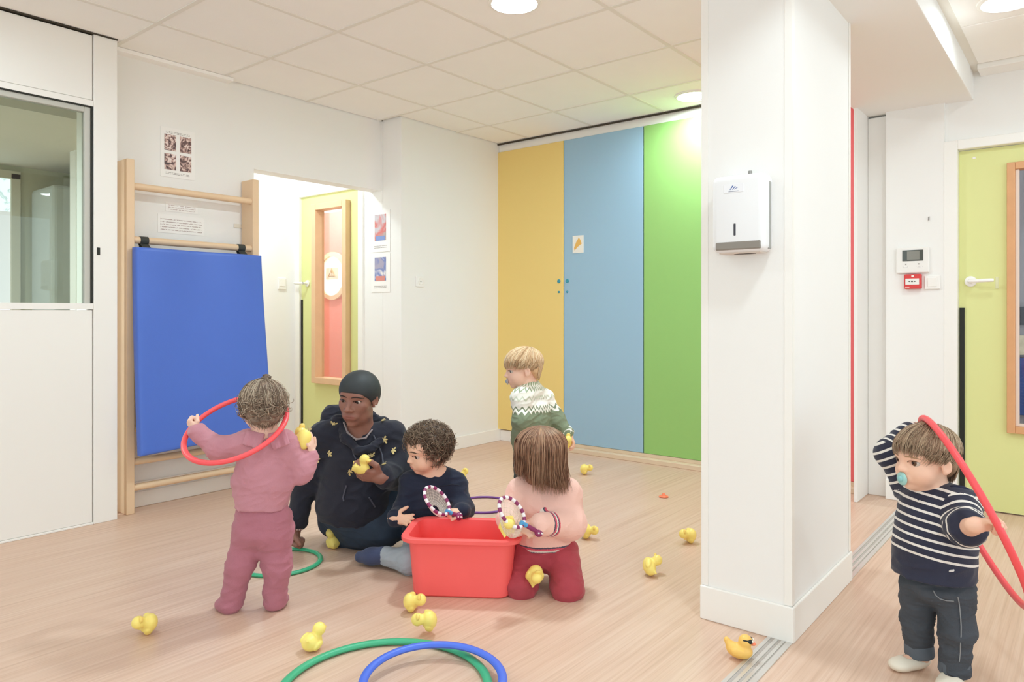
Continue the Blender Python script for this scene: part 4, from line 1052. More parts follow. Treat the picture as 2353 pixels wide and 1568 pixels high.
# skull-following hair
def hair_lines(H, n, seed, crown=(0, -.22, .46), fringe=.10, side=-.12, nape=-.36, jit=.03, scale=1.05, wave=0.0, sidefront=None, off=.0, pts=9, start=(.03, .5)):
    g = np.random.default_rng(seed); c0 = np.array([0, -.06, .13]) if not H.ad else np.array([0, -.05, .16])
    R = (np.array([.395, .46, .37]) if not H.ad else np.array([.335, .42, .335])) * scale
    k = unit((np.array(crown) - c0) / R); e1 = unit(np.cross(k, [1, 0, 0.001])); 
    if e1[1] < 0: e1 = -e1
    e2 = np.cross(k, e1); out = []
    for i in range(n):
        ph = g.uniform(0, 2 * math.pi); front = math.cos(ph)              # +1 towards the face
        th0 = g.uniform(*start) ; 
        zend = (fringe if front > .55 else (side if front > -.35 else nape)) + g.normal(0, .035)
        if .3 < front <= .55: zend = fringe + (side - fringe) * (.55 - front) / .25 + g.normal(0, .03)
        L = []; th = th0; lift = 1 + abs(g.normal(0, jit)) + off; sw = g.normal(0, .12)
        for s_ in range(60):
            phv = ph + sw * (th - th0) + wave * math.sin(6 * th + i)
            d = k * math.cos(th) + (e1 * math.cos(phv) + e2 * math.sin(phv)) * math.sin(th)
            p = c0 + R * d * lift
            if s_ > 2 and p[2] < zend and th > 1.0: break
            if th > (2.75 if front > -.2 else 2.0): break
            if p[1] < -.2 and p[2] < -.02: p[1] = -.50 - .25 * p[2] * -1 * -1 if False else max(p[1], -.53 - .45 * p[2])
            if p[2] < c0[2] - .15: p = p * np.array([1 - .10 * (c0[2] - .15 - p[2]) / .4, 1, 1])
            L.append(p); th += .07
        if len(L) < 4: continue
        L = np.array(L)[np.linspace(0, len(L) - 1, pts).round().astype(int)]
        out.append(H.c + H.s * (L @ H.A))
    return out
def curl_lines(H, n, seed, rad=.03, turns=1.6, length=.2, scale=1.06, zmin=-.28, facecut=.12, out=.5, pts=11):
    g = np.random.default_rng(seed); c0 = np.array([0, -.06, .13]); R = np.array([.395, .46, .37]) * scale; res = []
    while len(res) < n:
        d = unit(g.normal(size=3)); p = c0 + R * d
        if p[2] < zmin or (p[1] > .12 and p[2] < facecut + .1 * abs(p[0]) / .3) or (p[1] > -.02 and p[2] < -.02): continue
        nrm = unit(d / R); tdir = unit(np.cross(nrm, g.normal(size=3)) + np.array([0, 0, -.6])); b = np.cross(nrm, tdir); ln = length * g.uniform(.6, 1.2); rr = rad * g.uniform(.7, 1.25); ph = g.uniform(0, 6.28); tn = turns * g.uniform(.8, 1.3)
        t = np.linspace(0, 1, pts)[:, None]
        a = ph + t * tn * 2 * math.pi
        q = p + tdir * t * ln + nrm * (out * rr + rr * np.cos(a)) + b * rr * np.sin(a) + nrm * (-.6 * ln * t ** 2 * .6)
        res.append(H.c + H.s * (q @ H.A))
    return res

def nape_lines(H, n, seed, z0=.05, z1=-.36, w=.30, amp=.012, freq=5.0, y0=-.52, pts=9):
    g = np.random.default_rng(seed); out = []
    for i in range(n):
        x = g.uniform(-w, w); zz0 = z0 + g.uniform(-.12, .1); zz1 = z1 + g.normal(0, .04) + .10 * (x / w) ** 2; ph = g.uniform(0, 6.3); L = []
        for t in np.linspace(0, 1, pts):
            z = zz0 + (zz1 - zz0) * t; q = (x / (w * 1.28)); y = (y0 + .02 * g.uniform(-1, 1) * 0 + .42 * max(0, -z) + .0) * math.sqrt(max(.05, 1 - q * q * .8)) - .02 * (1 - t) * 0
            xx = x * (1 - .22 * max(0, -z) / .36)
            L.append(np.array([xx + amp * math.sin(freq * t + ph), y - abs(amp) * .8 * math.cos(freq * t + ph) - .006, z]))
        out.append(H.c + H.s * (np.array(L) @ H.A))
    return out
# ---------------------------------------------------------------- toddler in pink, seen from behind
def toddler_pink():
    J = JJ(2.62); m = 1 / 633.
    H = Head(J(604, 936), CF * .95 - CR * .42 - CU * .08, CU + CR * .03, .185)
    B = Solid(); H.add(B, mouth=True)
    B.chain([H.w(0, -.10, -.30), J(612, 1000), J(612, 1030)], [.036, .037, .045], .02)
    sl, el, wl_ = J(574, 1018, -.01), J(503, 1034, -.04), J(452, 990, -.02)
    sr, er_, wr_ = J(652, 1022, .0), J(694, 1086, .02), J(717, 1044, .05)
    B.chain([J(612, 1030), sl, el, wl_], [.04, .028, .024, .019], .02); B.chain([J(612, 1030), sr, er_, wr_], [.04, .028, .024, .019], .02)
    torso(B, J(606, 1185), J(612, 1060), CR, .075, .075, .06, .06)
    ll = [J(580, 1215), J(553, 1295, -.01), J(532, 1383, -.005)]; lr = [J(634, 1215), J(637, 1300, .0), J(632, 1375, .015)]
    for L in (ll, lr): B.chain(L, [.046, .034, .026], .02)
    for a, dr in ((ll[2], CF * .5 - CR * .5), (lr[2], CF * .9 + CR * .2)): B.cap(a - CU * .012, a + unit(dr) * .07 - CU * .02, .02, .016)
    hand(B, wl_, unit(J(432, 968, -.02) - wl_) , unit(CR * .6 + CU * .2 + CF * .7), .088, -1, (.95, .95, .9, .9), .8)
    hand(B, wr_, unit(CU * .85 - CR * .05 - CF * .25), unit(-CR * .9 + CF * .3), .09, -1, (.12, .2, .35, .4), .1, .25)
    H.S = B
    o = B.build('person', skin_mat('skin_fair_a', 'efc6b2', 'd48f85'), None, .0034, 1, {'lip': H.lip})
    tag(o, 'toddler seen from behind in a dusty pink knit set, head through a red hoop', 'person', 'people in the playroom')
    H.parts(o, '5a4030')
    # jumper
    T = Solid(); T.disp = folds(3, .0035, .07)
    A = torso(T, J(604, 1120), J(612, 1050), CR, .098, .086, .078, .07, hp=.085, hc=.09)
    T.ell(J(603, 1112), (.107, .085, .04), A, .03)
    T.chain([J(612, 1025), sl, el, wl_ + (wl_ - el) * -.05], [.05, .045, .039, .033], .03); T.chain([J(612, 1025), sr, er_, wr_ + (wr_ - er_) * -.15], [.05, .044, .037, .031], .03)
    T.cap(wl_ - unit(wl_ - el) * .03, wl_ + unit(wl_ - el) * .004, .033, .031, .004, True); T.cap(wr_ - unit(wr_ - er_) * .03, wr_ + unit(wr_ - er_) * .002, .030, .028, .004, True)
    T.ell(J(602, 1140), (.101, .082, .045), A, .02); T.cap(J(602, 1128), J(601, 1164), .090, .092, .008, True)
    M_P = cloth_mat('dusty_pink_knit', 'c28792', .06, 25, .3, 420)
    T.build('jumper', M_P, o, .004, 1)
    # collar flaps
    C = Solid(); c = V3(J(610, 1000))
    for q in (-1, 1):
        a = J(612 + q * 7, 1000, -.055); b = J(612 + q * 42, 992, -.042); d = J(612 + q * 52, 1020, -.070); e = J(612 + q * 18, 1032, -.082)
        for u in np.linspace(0, 1, 7):
            p0 = V3(a) * (1 - u) + V3(b) * u; p1 = V3(e) * (1 - u) + V3(d) * u
            C.cap(p0, p1 + CF * -.004 * math.sin(u * 9), .006, .0045, .006)
    C.cap(J(578, 996, .0), J(646, 996, .0), .012, .012, .02)
    C.build('collar', cloth_mat('dusty_pink_collar', 'bd828d', .05, 25, .2, 420), o, .0025, 1)
    P = Solid(); P.disp = folds(9, .004, .06)
    P.ell(J(604, 1185), (.097, .084, .085), A, .03); P.ell(J(605, 1222), (.096, .088, .055), A, .03)
    P.chain([J(580, 1215), ll[1], ll[2] + CU * .0], [.062, .048, .041], .03); P.chain([J(634, 1215), lr[1], lr[2]], [.062, .047, .042], .03)
    for a, dr in ((ll[2], CF * .35 - CR * .65), (lr[2], CF * .95 + CR * .1)):
        P.ell(a - CU * .016 + unit(dr) * .022, (.036, .052, .026), axes_from(dr, CU), .02)
    P.build('leggings', cloth_mat('rose_ribbed_knit', 'b27280', .06, 25, .35, 380), o, .004, 1)
    So = Solid()
    for a, dr in ((ll[2], CF * .35 - CR * .65), (lr[2], CF * .95 + CR * .1)):
        z0 = (a + unit(dr) * .02); So.ell(np.array([z0[0], z0[1], .007]), (.031, .05, .007), axes_from(dr, CU), .003)
    So.build('sole', mat('sole_dark', '5b4a4c', .7), o, .0025)
    # hair: curls and a little knot
    Hs = Solid(); Hs.ell(H.w(0, -.075, .14), V3((.42, .47, .39)) * H.s, H.A, .02); Hs.ell(H.w(0, -.3, -.12), V3((.30, .17, .24)) * H.s, H.A, .03)
    Hs.sub(H.w(0, .42, -.22), V3((.42, .40, .42)) * H.s, H.A, .02); Hs.disp = folds(21, .005, .03)
    hm = hair_mat('brown_curls', '5a483c', '8f7866', 'c7b49e')
    h = Hs.build('hair', hm, o, .0032, 0, {'tone': lambda v: np.full(len(v), .1)})
    g = np.random.default_rng(5); L = curl_lines(H, 1500, 11, .032, .9, .28, 1.07, -.46); 
    L += hair_lines(H, 700, 12, crown=(0, -.02, .5), fringe=.25, side=.02, nape=-.1, jit=.04, scale=1.08)
    L += nape_lines(H, 420, 77, .05, -.36, .32, .028, 7.0)
    strands('curl', L, .0011, hm, h, 3, {'tone': tone_attr(L, 3, g)})
    K = Solid(); kc = H.w(.05, -.02, .56); K.ell(kc, (.018, .016, .012), H.A, .01); K.cap(kc - CU * .016, kc, .012, .012, .01); K.disp = folds(4, .004, .012)
    K.build('hair_knot', hm, h, .002, 0, {'tone': lambda v: np.full(len(v), .0)})
    # hoop round her neck, duck in her hand
    hp = hoop_mesh('hoop', .182, .0105, M_HR, (.8, 1)); a = math.radians(31)
    place(hp, at_D(542, 983, 2.60), CR + CU * .17, CF * math.cos(a) + CU * math.sin(a)); tag(hp, 'red hoop held round the neck of toddler in pink', 'hoop', 'gym hoops')
    duck('yellow duck held up by the toddler in pink', CU * .9 + CR * .2, CF * .6 - CR * .5, at=J(692, 1009, .045))
    return o
toddler_pink()
# ---------------------------------------------------------------- the seated woman
def woman():
    J = JJ(3.25)
    H = Head(J(823, 917, -.02), -CF * .95 - CR * .24 - CU * .12, CU + CR * .05 - CF * .1, .232, True)
    B = Solid(); H.add(B, .022)
    nk = J(828, 990, .03); B.chain([H.w(0, -.10, -.28), nk, J(828, 1015, .04)], [.056, .055, .065], .03)
    sR, eR, wR = J(750, 1005, .05), J(703, 1100, .06), J(680, 1206, .05)          # her right arm props on the floor
    sL, eL, wL = J(897, 1008, .06), J(912, 1090, .0), J(876, 1098, -.17)
    B.chain([J(828, 1015, .04), sR, eR, wR], [.06, .046, .038, .028], .03); B.chain([J(828, 1015, .04), sL, eL, wL], [.06, .046, .038, .027], .03)
    torso(B, J(815, 1175, .08), J(825, 1065, .06), CR, .12, .12, .085, .08, .06)
    kR, aR = J(884, 1214, .03), J(780, 1236, .12)                              # folded leg
    kL, aL = J(905, 1135, .12), J(960, 1235, .02)
    B.chain([J(780, 1190, .16), kR, aR], [.085, .06, .045], .03); B.chain([J(850, 1190, .08), kL, aL], [.085, .06, .045], .03)
    hand(B, wR + CU * -.01, unit(J(678, 1250, .03) - wR), unit(-CF * .2 + CR * .5 - CU * .2), .15, 1, (1.0, 1.0, 1.0, 1.0), .7)
    tips = hand(B, wL, unit(J(828, 1090, -.21) - wL), unit(CU * .45 + CF * .8), .16, -1, (.42, .45, .48, .5), .3, .12)
    H.S = B
    o = B.build('person', skin_mat('skin_deep', '96695a', '9a6259', .4), None, .0036, 1, {'lip': lambda v: .75 * H.lip(v)})
    tag(o, 'woman in a black headwrap and bee-print hoodie sitting on the floor', 'person', 'people in the playroom')
    H.parts(o, '2a1a12', (.22, -.16), '1d1411', brow_r=.011, brow_lift=.10, open_=.022, lashcol='140e0c')
    # head wrap
    Wp = Solid(); Wp.ell(H.w(0, -.06, .185), V3((.375, .455, .36)) * H.s, H.A, .02); Wp.ell(H.w(0, -.25, .0), V3((.30, .24, .26)) * H.s, H.A, .04)
    Wp.sub(H.w(0, .42, -.30), V3((.60, .52, .50)) * H.s, H.A, .008)
    Wp.sub(H.w(0, -.05, -.44), V3((.5, .5, .32)) * H.s, H.A, .02)
    Wp.build('headwrap', mat('black_stretch_cloth', '34383a', .6, .35, var=.06, scale=20), o, .003, 1)
    E = Solid(); E.ell(H.w(-.36, -.02, -.115), .005); E.build('earring', mat('pearl', 'ece6dc', .2), o, .0015)
    # hoodie
    T = Solid(); T.disp = folds(31, .007, .12)
    A = torso(T, J(812, 1160, .05), J(826, 1065, .05), CR, .172, .155, .14, .125, .06, hp=.11, hc=.12)
    T.chain([J(828, 1012, .05), sR, eR, wR - unit(wR - eR) * .02], [.075, .072, .060, .046], .04); T.chain([J(828, 1012, .05), sL, eL, wL - unit(wL - eL) * .03], [.075, .073, .066, .05], .04)
    T.cap(wR - unit(wR - eR) * .06, wR - unit(wR - eR) * .004, .044, .040, .006, True); T.cap(wL - unit(wL - eL) * .06, wL - unit(wL - eL) * .005, .047, .042, .006, True)
    T.cap(J(808, 1150, .05), J(808, 1182, .06), .148, .148, .012, True)
    M_H = cloth_mat('navy_black_fleece', '2b2c37', .10, 30, .25, 300)
    tp = T.build('hoodie', M_H, o, .005, 1)
    Hd = Solid(); Hd.disp = folds(33, .005, .06)
    ring = [J(778, 968, .05), J(756, 978, .09), J(765, 965, .16), J(825, 962, .18), J(880, 975, .14), J(890, 992, .06), J(880, 1010, .0), J(855, 1030, -.05), J(824, 1034, -.065), J(795, 1010, -.03)]
    rads = [.026, .028, .028, .028, .028, .026, .02, .015, .015, .02]
    for i in range(10): Hd.cap(ring[i], ring[(i + 1) % 10], rads[i], rads[(i + 1) % 10], .02)
    Hd.chain([J(748, 972, .1), J(762, 950, .12), J(800, 945, .16), J(850, 955, .16)], [.026, .032, .03, .026], .03)
    Hd.build('hood', M_H, tp, .004, 1)
    C = Solid(); C.chain([J(790, 972, .0), J(799, 995, -.035), J(818, 1010, -.05), J(840, 1007, -.045), J(855, 988, -.01)], [.0042] * 5, .006); C.build('shirt_collar', cloth_mat('grey_tee', '95898a', .05), o, .0025, 1)
    def cord(name, pix):
        pts = []
        for x, y in pix:
            l, n_ = hit(tp, x, y)
            if l is not None: pts.append(l - Vector(ray(x, y)).normalized() * .004)
        if len(pts) > 2: MB().tube(pts, .0035, 6).build(name, mat('cord_slate', '4d4f5c', .7), tp, True)
    cord('drawstring', [(803, 1012), (808, 1026), (812, 1042), (818, 1056)]); cord('drawstring', [(858, 1000), (868, 1020), (878, 1045), (881, 1068)])
    cord('pocket_seam', [(796, 1116), (792, 1130), (788, 1145), (790, 1152)]); cord('pocket_seam', [(848, 1144), (856, 1156), (862, 1166)])
    # gold bees
    bm = MB(); bm.lathe([(0, 0), (.0045, .004), (.005, .012), (.0035, .02), (0, .025)], 8, Matrix.Rotation(-math.pi / 2, 4, 'X') @ Matrix.Scale(.5, 4, (0, 1, 0)))
    for q in (-1, 1):
        wv = [(q * .003, .012, .002), (q * .013, .021, .004), (q * .018, .016, .003), (q * .014, .010, .003), (q * .004, .009, .002)]
        f = [bm.bm.verts.new(p) for p in wv]; bm.bm.faces.new(f)
        wv = [(q * .003, .009, .002), (q * .011, .006, .003), (q * .010, .001, .003), (q * .003, .006, .002)]
        f = [bm.bm.verts.new(p) for p in wv]; bm.bm.faces.new(f)
    bee0 = bm.build('bee_emblem', mat('gold_thread', 'd9c58a', .45, metal=.25, var=.2, scale=200), None, True)
    first = True
    for x, y, rot in ((764, 979, 30), (800, 1013, 0), (876, 969, 40), (879, 1012, 80), (899, 1036, 100), (856, 1052, -20), (755, 1047, 50), (800, 1081, 120), (712, 992, 10), (725, 1055, 90), (877, 1070, 30)):
        l, n_ = hit(tp, x, y)
        if l is None: continue
        b = bee0 if first else bee0.copy()
        if not first: COL.objects.link(b)
        first = False
        n_ = n_.normalized(); 
        if n_.dot(Vector(ray(x, y))) > 0: n_ = -n_
        u = (Vector((0, 0, 1)) - n_ * n_.z).normalized(); r = u.cross(n_); a = math.radians(rot); u2 = u * math.cos(a) + r * math.sin(a); r2 = u2.cross(n_)
        M = Matrix((r2, u2, n_)).transposed().to_4x4(); M.translation = l + n_ * .003; b.matrix_basis = M; b.parent = tp
    # jeans
    P = Solid(); P.disp = folds(37, .004, .09)
    P.ell(J(816, 1186, .07), (.158, .135, .085), A, .05)
    P.chain([J(776, 1192, .18), J(832, 1206, .07), kR], [.092, .10, .085], .04); P.chain([kR, J(830, 1230, .09), aR], [.075, .06, .05], .02)
    P.chain([J(855, 1190, .06), kL, aL], [.10, .074, .055], .04)
    P.build('jeans', mat('dark_denim', '3a4758', .8, .25, var=.28, scale=9, bump=.2, bscale=350), o, .005, 1)
    # beaded bracelets, rings
    ax = unit(wR - eR); e1 = unit(np.cross(ax, CF)); e2 = np.cross(ax, e1)
    for kk, (dd, col) in enumerate(((.0, 'e8e2d4'), (.008, 'c9a9a0'))):
        bd = Solid()
        for i in range(18):
            a = 2 * math.pi * i / 18; bd.ell(wR + ax * (.004 + dd) + (e1 * math.cos(a) + e2 * math.sin(a)) * .034, .0052, None, .001)
        bd.build('bracelet', mat('beads_' + col, col, .3), o, .0018)
    duck('yellow duck resting in the woman\'s hand', -CR * .15 - CF * .4 + CR * .75, CU, at=J(829, 1067, -.195), scale=1.15)
    return o
woman()
# ---------------------------------------------------------------- dip net with a striped ring (root frame in world space)
def dip_net(c, u, v, a, b, tip, label, sag=.06, full=0.0):
    """c centre of ring, u long axis towards the handle, v short axis, a/b half lengths, tip = end of the handle"""
    c, u, v = V3(c), unit(u), unit(v); w = np.cross(u, v); w = w if w[2] < 0 else -w
    root = tag(empty('dip_net', c), label, 'dip net', 'toy dip nets')
    n = 22; M_PU = mat('net_purple', '8d2f63', .4); M_NW = mat('net_white', 'f3eef0', .4)
    for k in range(n):
        pts = [c + u * a * math.cos(t) + v * b * math.sin(t) for t in np.linspace(2 * math.pi * k / n, 2 * math.pi * (k + 1) / n, 5)]
        MB().tube(pts, .0068, 10).build('ring_segment', M_PU if k % 2 else M_NW, root, 60)
    h0 = c + u * a; d = unit(V3(tip) - h0); L = np.linalg.norm(V3(tip) - h0)
    MB().tube([h0 - d * .012, h0 + d * .016], [.0095, .0085], 12).build('joint', mat('net_blue', '4f9fd6', .4), root, 50)
    MB().tube([h0 + d * .014, h0 + d * L * .5, V3(tip) - d * .012], [.0075, .0085, .008], 12).build('handle', M_PU, root, 50)
    K = Solid(); K.ell(tip, (.017, .017, .017)); kn = K.build('knob', M_PU, root, .002)
    g = np.random.default_rng(3)
    for i in range(14):
        dv = unit(g.normal(size=3)); p = V3(tip) + dv * .0168
        MB().lathe([(0, .0012), (.0028, .0008), (.0034, 0)], 8, Matrix.Translation(Vector(p)) @ Vector(dv).to_track_quat('Z', 'Y').to_matrix().to_4x4()).build('dot', M_NW, kn)
    # bag of fine netting: threads
    dn = unit(-CU + w * .25); lines = []; N = 22
    for k in range(N):
        t = 2 * math.pi * k / N; p0 = c + u * a * math.cos(t) + v * b * math.sin(t); L_ = []
        for s_ in np.linspace(0, 1, 8):
            q = p0 * (1 - s_ ** 1.6 * .72) + c * s_ ** 1.6 * .72 + dn * sag * math.sin(s_ * math.pi / 2); L_.append(q)
        lines.append(np.array(L_))
    rows = []
    for j in range(1, 8): rows.append(np.array([lines[k % N][j] for k in range(N + 1)]))
    strands('netting', lines + rows, .0007, mat('net_thread', 'f3e9dc', .7), root, 3)
    # sheer skin of the bag
    vv = np.array([p for l in lines for p in l]); q = []
    for k in range(N):
        for j in range(7):
            q.append((k * 8 + j, ((k + 1) % N) * 8 + j, ((k + 1) % N) * 8 + j + 1, k * 8 + j + 1))
    sh = bpy.data.materials.get('sheer_mesh')
    if not sh:
        sh = bpy.data.materials.new('sheer_mesh'); sh.use_nodes = True; nt = sh.node_tree; bs = nt.nodes['Principled BSDF']; bs.inputs['Base Color'].default_value = lin('f6ecdf'); bs.inputs['Roughness'].default_value = .7; bs.inputs['Alpha'].default_value = .38
    grid_mesh('net_bag', vv, np.array(q), sh, root)
    return root

# ---------------------------------------------------------------- curly boy in navy
def boy_navy():
    J = JJ(3.10)
    H = Head(J(980, 1032, -.02), -CR * .84 - CF * .50 - CU * .24, CU - CF * .16 - CR * .05, .198)
    B = Solid(); H.add(B, .030)
    B.chain([H.w(0, -.10, -.30), J(1000, 1085, .02), J(998, 1100, .03)], [.038, .04, .05], .02)
    sR, eR, wR = J(946, 1112, .02), J(925, 1180, -.02), J(906, 1192, -.12)
    sL, eL, wL = J(1044, 1112, .03), J(1064, 1172, -.03), J(1060, 1176, -.12)
    B.chain([J(998, 1100, .03), sR, eR, wR], [.045, .03, .026, .02], .02); B.chain([J(998, 1100, .03), sL, eL, wL], [.045, .03, .026, .02], .02)
    torso(B, J(985, 1235, .05), J(995, 1135, .03), CR + CF * .3, .09, .085, .075, .07)
    hpR, kR, aR, tR = J(960, 1255, .0), J(946, 1292, -.11), J(886, 1277, -.04), J(828, 1280, -.01)
    hpL, kL, aL = J(1010, 1250, .06), J(1078, 1245, .10), J(1030, 1262, .12)
    B.chain([hpR, kR, aR], [.05, .036, .026], .02); B.chain([hpL, kL, aL], [.05, .036, .026], .02); B.cap(aR, tR, .022, .018)
    hand(B, wR, unit(CR * .85 - CU * .05 - CF * .2), unit(-CF * .85 + CU * .3), .10, -1, (.12, .2, .28, .32), -.45, .22)
    hand(B, wL, unit(-CR * .6 - CF * .35 + CU * .15), unit(-CU * .6 - CF * .2 - CR * .5), .095, 1, (.75, .8, .8, .8), .7)
    H.S = B
    o = B.build('person', skin_mat('skin_light_b', 'efc3a8', 'd98e84'), None, .0033, 1, {'lip': lambda v: .6 * H.lip(v)})
    tag(o, 'curly-haired boy in a navy top sitting behind the red tub', 'person', 'people in the playroom')
    H.parts(o, '2f2018', (0, -.15), '5b4636', brow_lift=.125, open_=.030)
    T = Solid(); T.disp = folds(41, .0045, .08)
    A = torso(T, J(985, 1225, .05), J(995, 1135, .03), CR + CF * .3, .113, .103, .095, .088, hp=.10)
    T.chain([J(998, 1098, .03), sR, eR, wR - unit(wR - eR) * .015], [.052, .05, .043, .036], .03); T.chain([J(998, 1098, .03), sL, eL, wL - unit(wL - eL) * .012], [.052, .05, .043, .035], .03)
    T.cap(wR - unit(wR - eR) * .04, wR - unit(wR - eR) * .003, .034, .033, .004, True); T.cap(wL - unit(wL - eL) * .04, wL - unit(wL - eL) * .003, .033, .032, .004, True)
    M_N = cloth_mat('navy_cotton', '262c3e', .10, 25, .25, 320)
    tp = T.build('navy_top', M_N, o, .004, 1)
    nk = Solid()
    c0 = V3(J(999, 1096, .02)); an = unit(CU + CR * .0 - CF * .25); e1 = unit(np.cross(an, CF)); e2 = np.cross(an, e1)
    rg = [c0 + (e1 * math.cos(t) * .052 + e2 * math.sin(t) * .048) for t in np.linspace(0, 2 * math.pi, 15)]
    nk.chain(rg, [.0075] * 15, .006); nk.build('neck_rib', M_N, tp, .0025, 1)
    pts = [hit(tp, x, y) for x, y in ((1010, 1118), (1025, 1116), (1040, 1114), (1056, 1116))]
    pts = [l + n_ * .001 for l, n_ in pts if l is not None]
    if len(pts) > 2: MB().tube(pts, .0022, 5).build('pocket_edge', mat('navy_seam', '1b2030', .8), tp, True)
    P = Solid(); P.disp = folds(43, .0035, .05)
    P.chain([hpR, kR, aR + unit(kR - aR) * .01], [.062, .05, .04], .03); P.chain([hpL, kL, aL], [.06, .05, .04], .03); P.ell(J(985, 1250, .05), (.105, .09, .06), A, .03)
    P.cap(aR + unit(kR - aR) * .03, aR, .04, .038, .004, True)
    P.build('jeans', mat('light_wash_denim', 'a9b4bd', .85, .2, var=.16, scale=14, bump=.25, bscale=300), o, .004, 1)
    K = Solid(); K.chain([aR + unit(kR - aR) * .02, aR, V3(tR) * .6 + V3(aR) * .4, tR], [.032, .033, .032, .024], .02); K.ell(V3(aR) * .6 + V3(tR) * .4, (.036, .05, .03), axes_from(V3(tR) - V3(aR), CU), .02)
    K.build('sock', cloth_mat('navy_sock', '46506f', .08, 30, .3, 300), o, .003, 1)
    Hs = Solid(); Hs.ell(H.w(0, -.09, .17), V3((.44, .46, .38)) * H.s, H.A, .02); Hs.ell(H.w(0, -.32, -.08), V3((.32, .18, .26)) * H.s, H.A, .04)
    Hs.sub(H.w(0, .46, -.20), V3((.48, .42, .42)) * H.s, H.A, .02); Hs.sub(H.w(0, .02, -.28), V3((.6, .20, .26)) * H.s, H.A, .02); Hs.disp = folds(44, .006, .03)
    hm = hair_mat('dark_brown_curls', '3f3128', '6e5848', 'a08a74')
    h = Hs.build('hair', hm, o, .0032, 0, {'tone': lambda v: np.full(len(v), .05)})
    g = np.random.default_rng(6); L = curl_lines(H, 2600, 13, .045, .9, .26, 1.12, -.26, .30, .7) + nape_lines(H, 300, 78, .05, -.34, .32, .03, 7.0, -.54)
    strands('curl', L, .0010, hm, h, 3, {'tone': tone_attr(L, 3, g)})
    dip_net(J(1004, 1151, -.17), V3(J(1030, 1176, -.17)) - V3(J(980, 1126, -.17)), CF * .75 + CU * .35 + CR * .25, .066, .05, J(1054, 1187, -.15), 'striped toy dip net in the hand of the boy in navy', .035)
    return o
boy_navy()

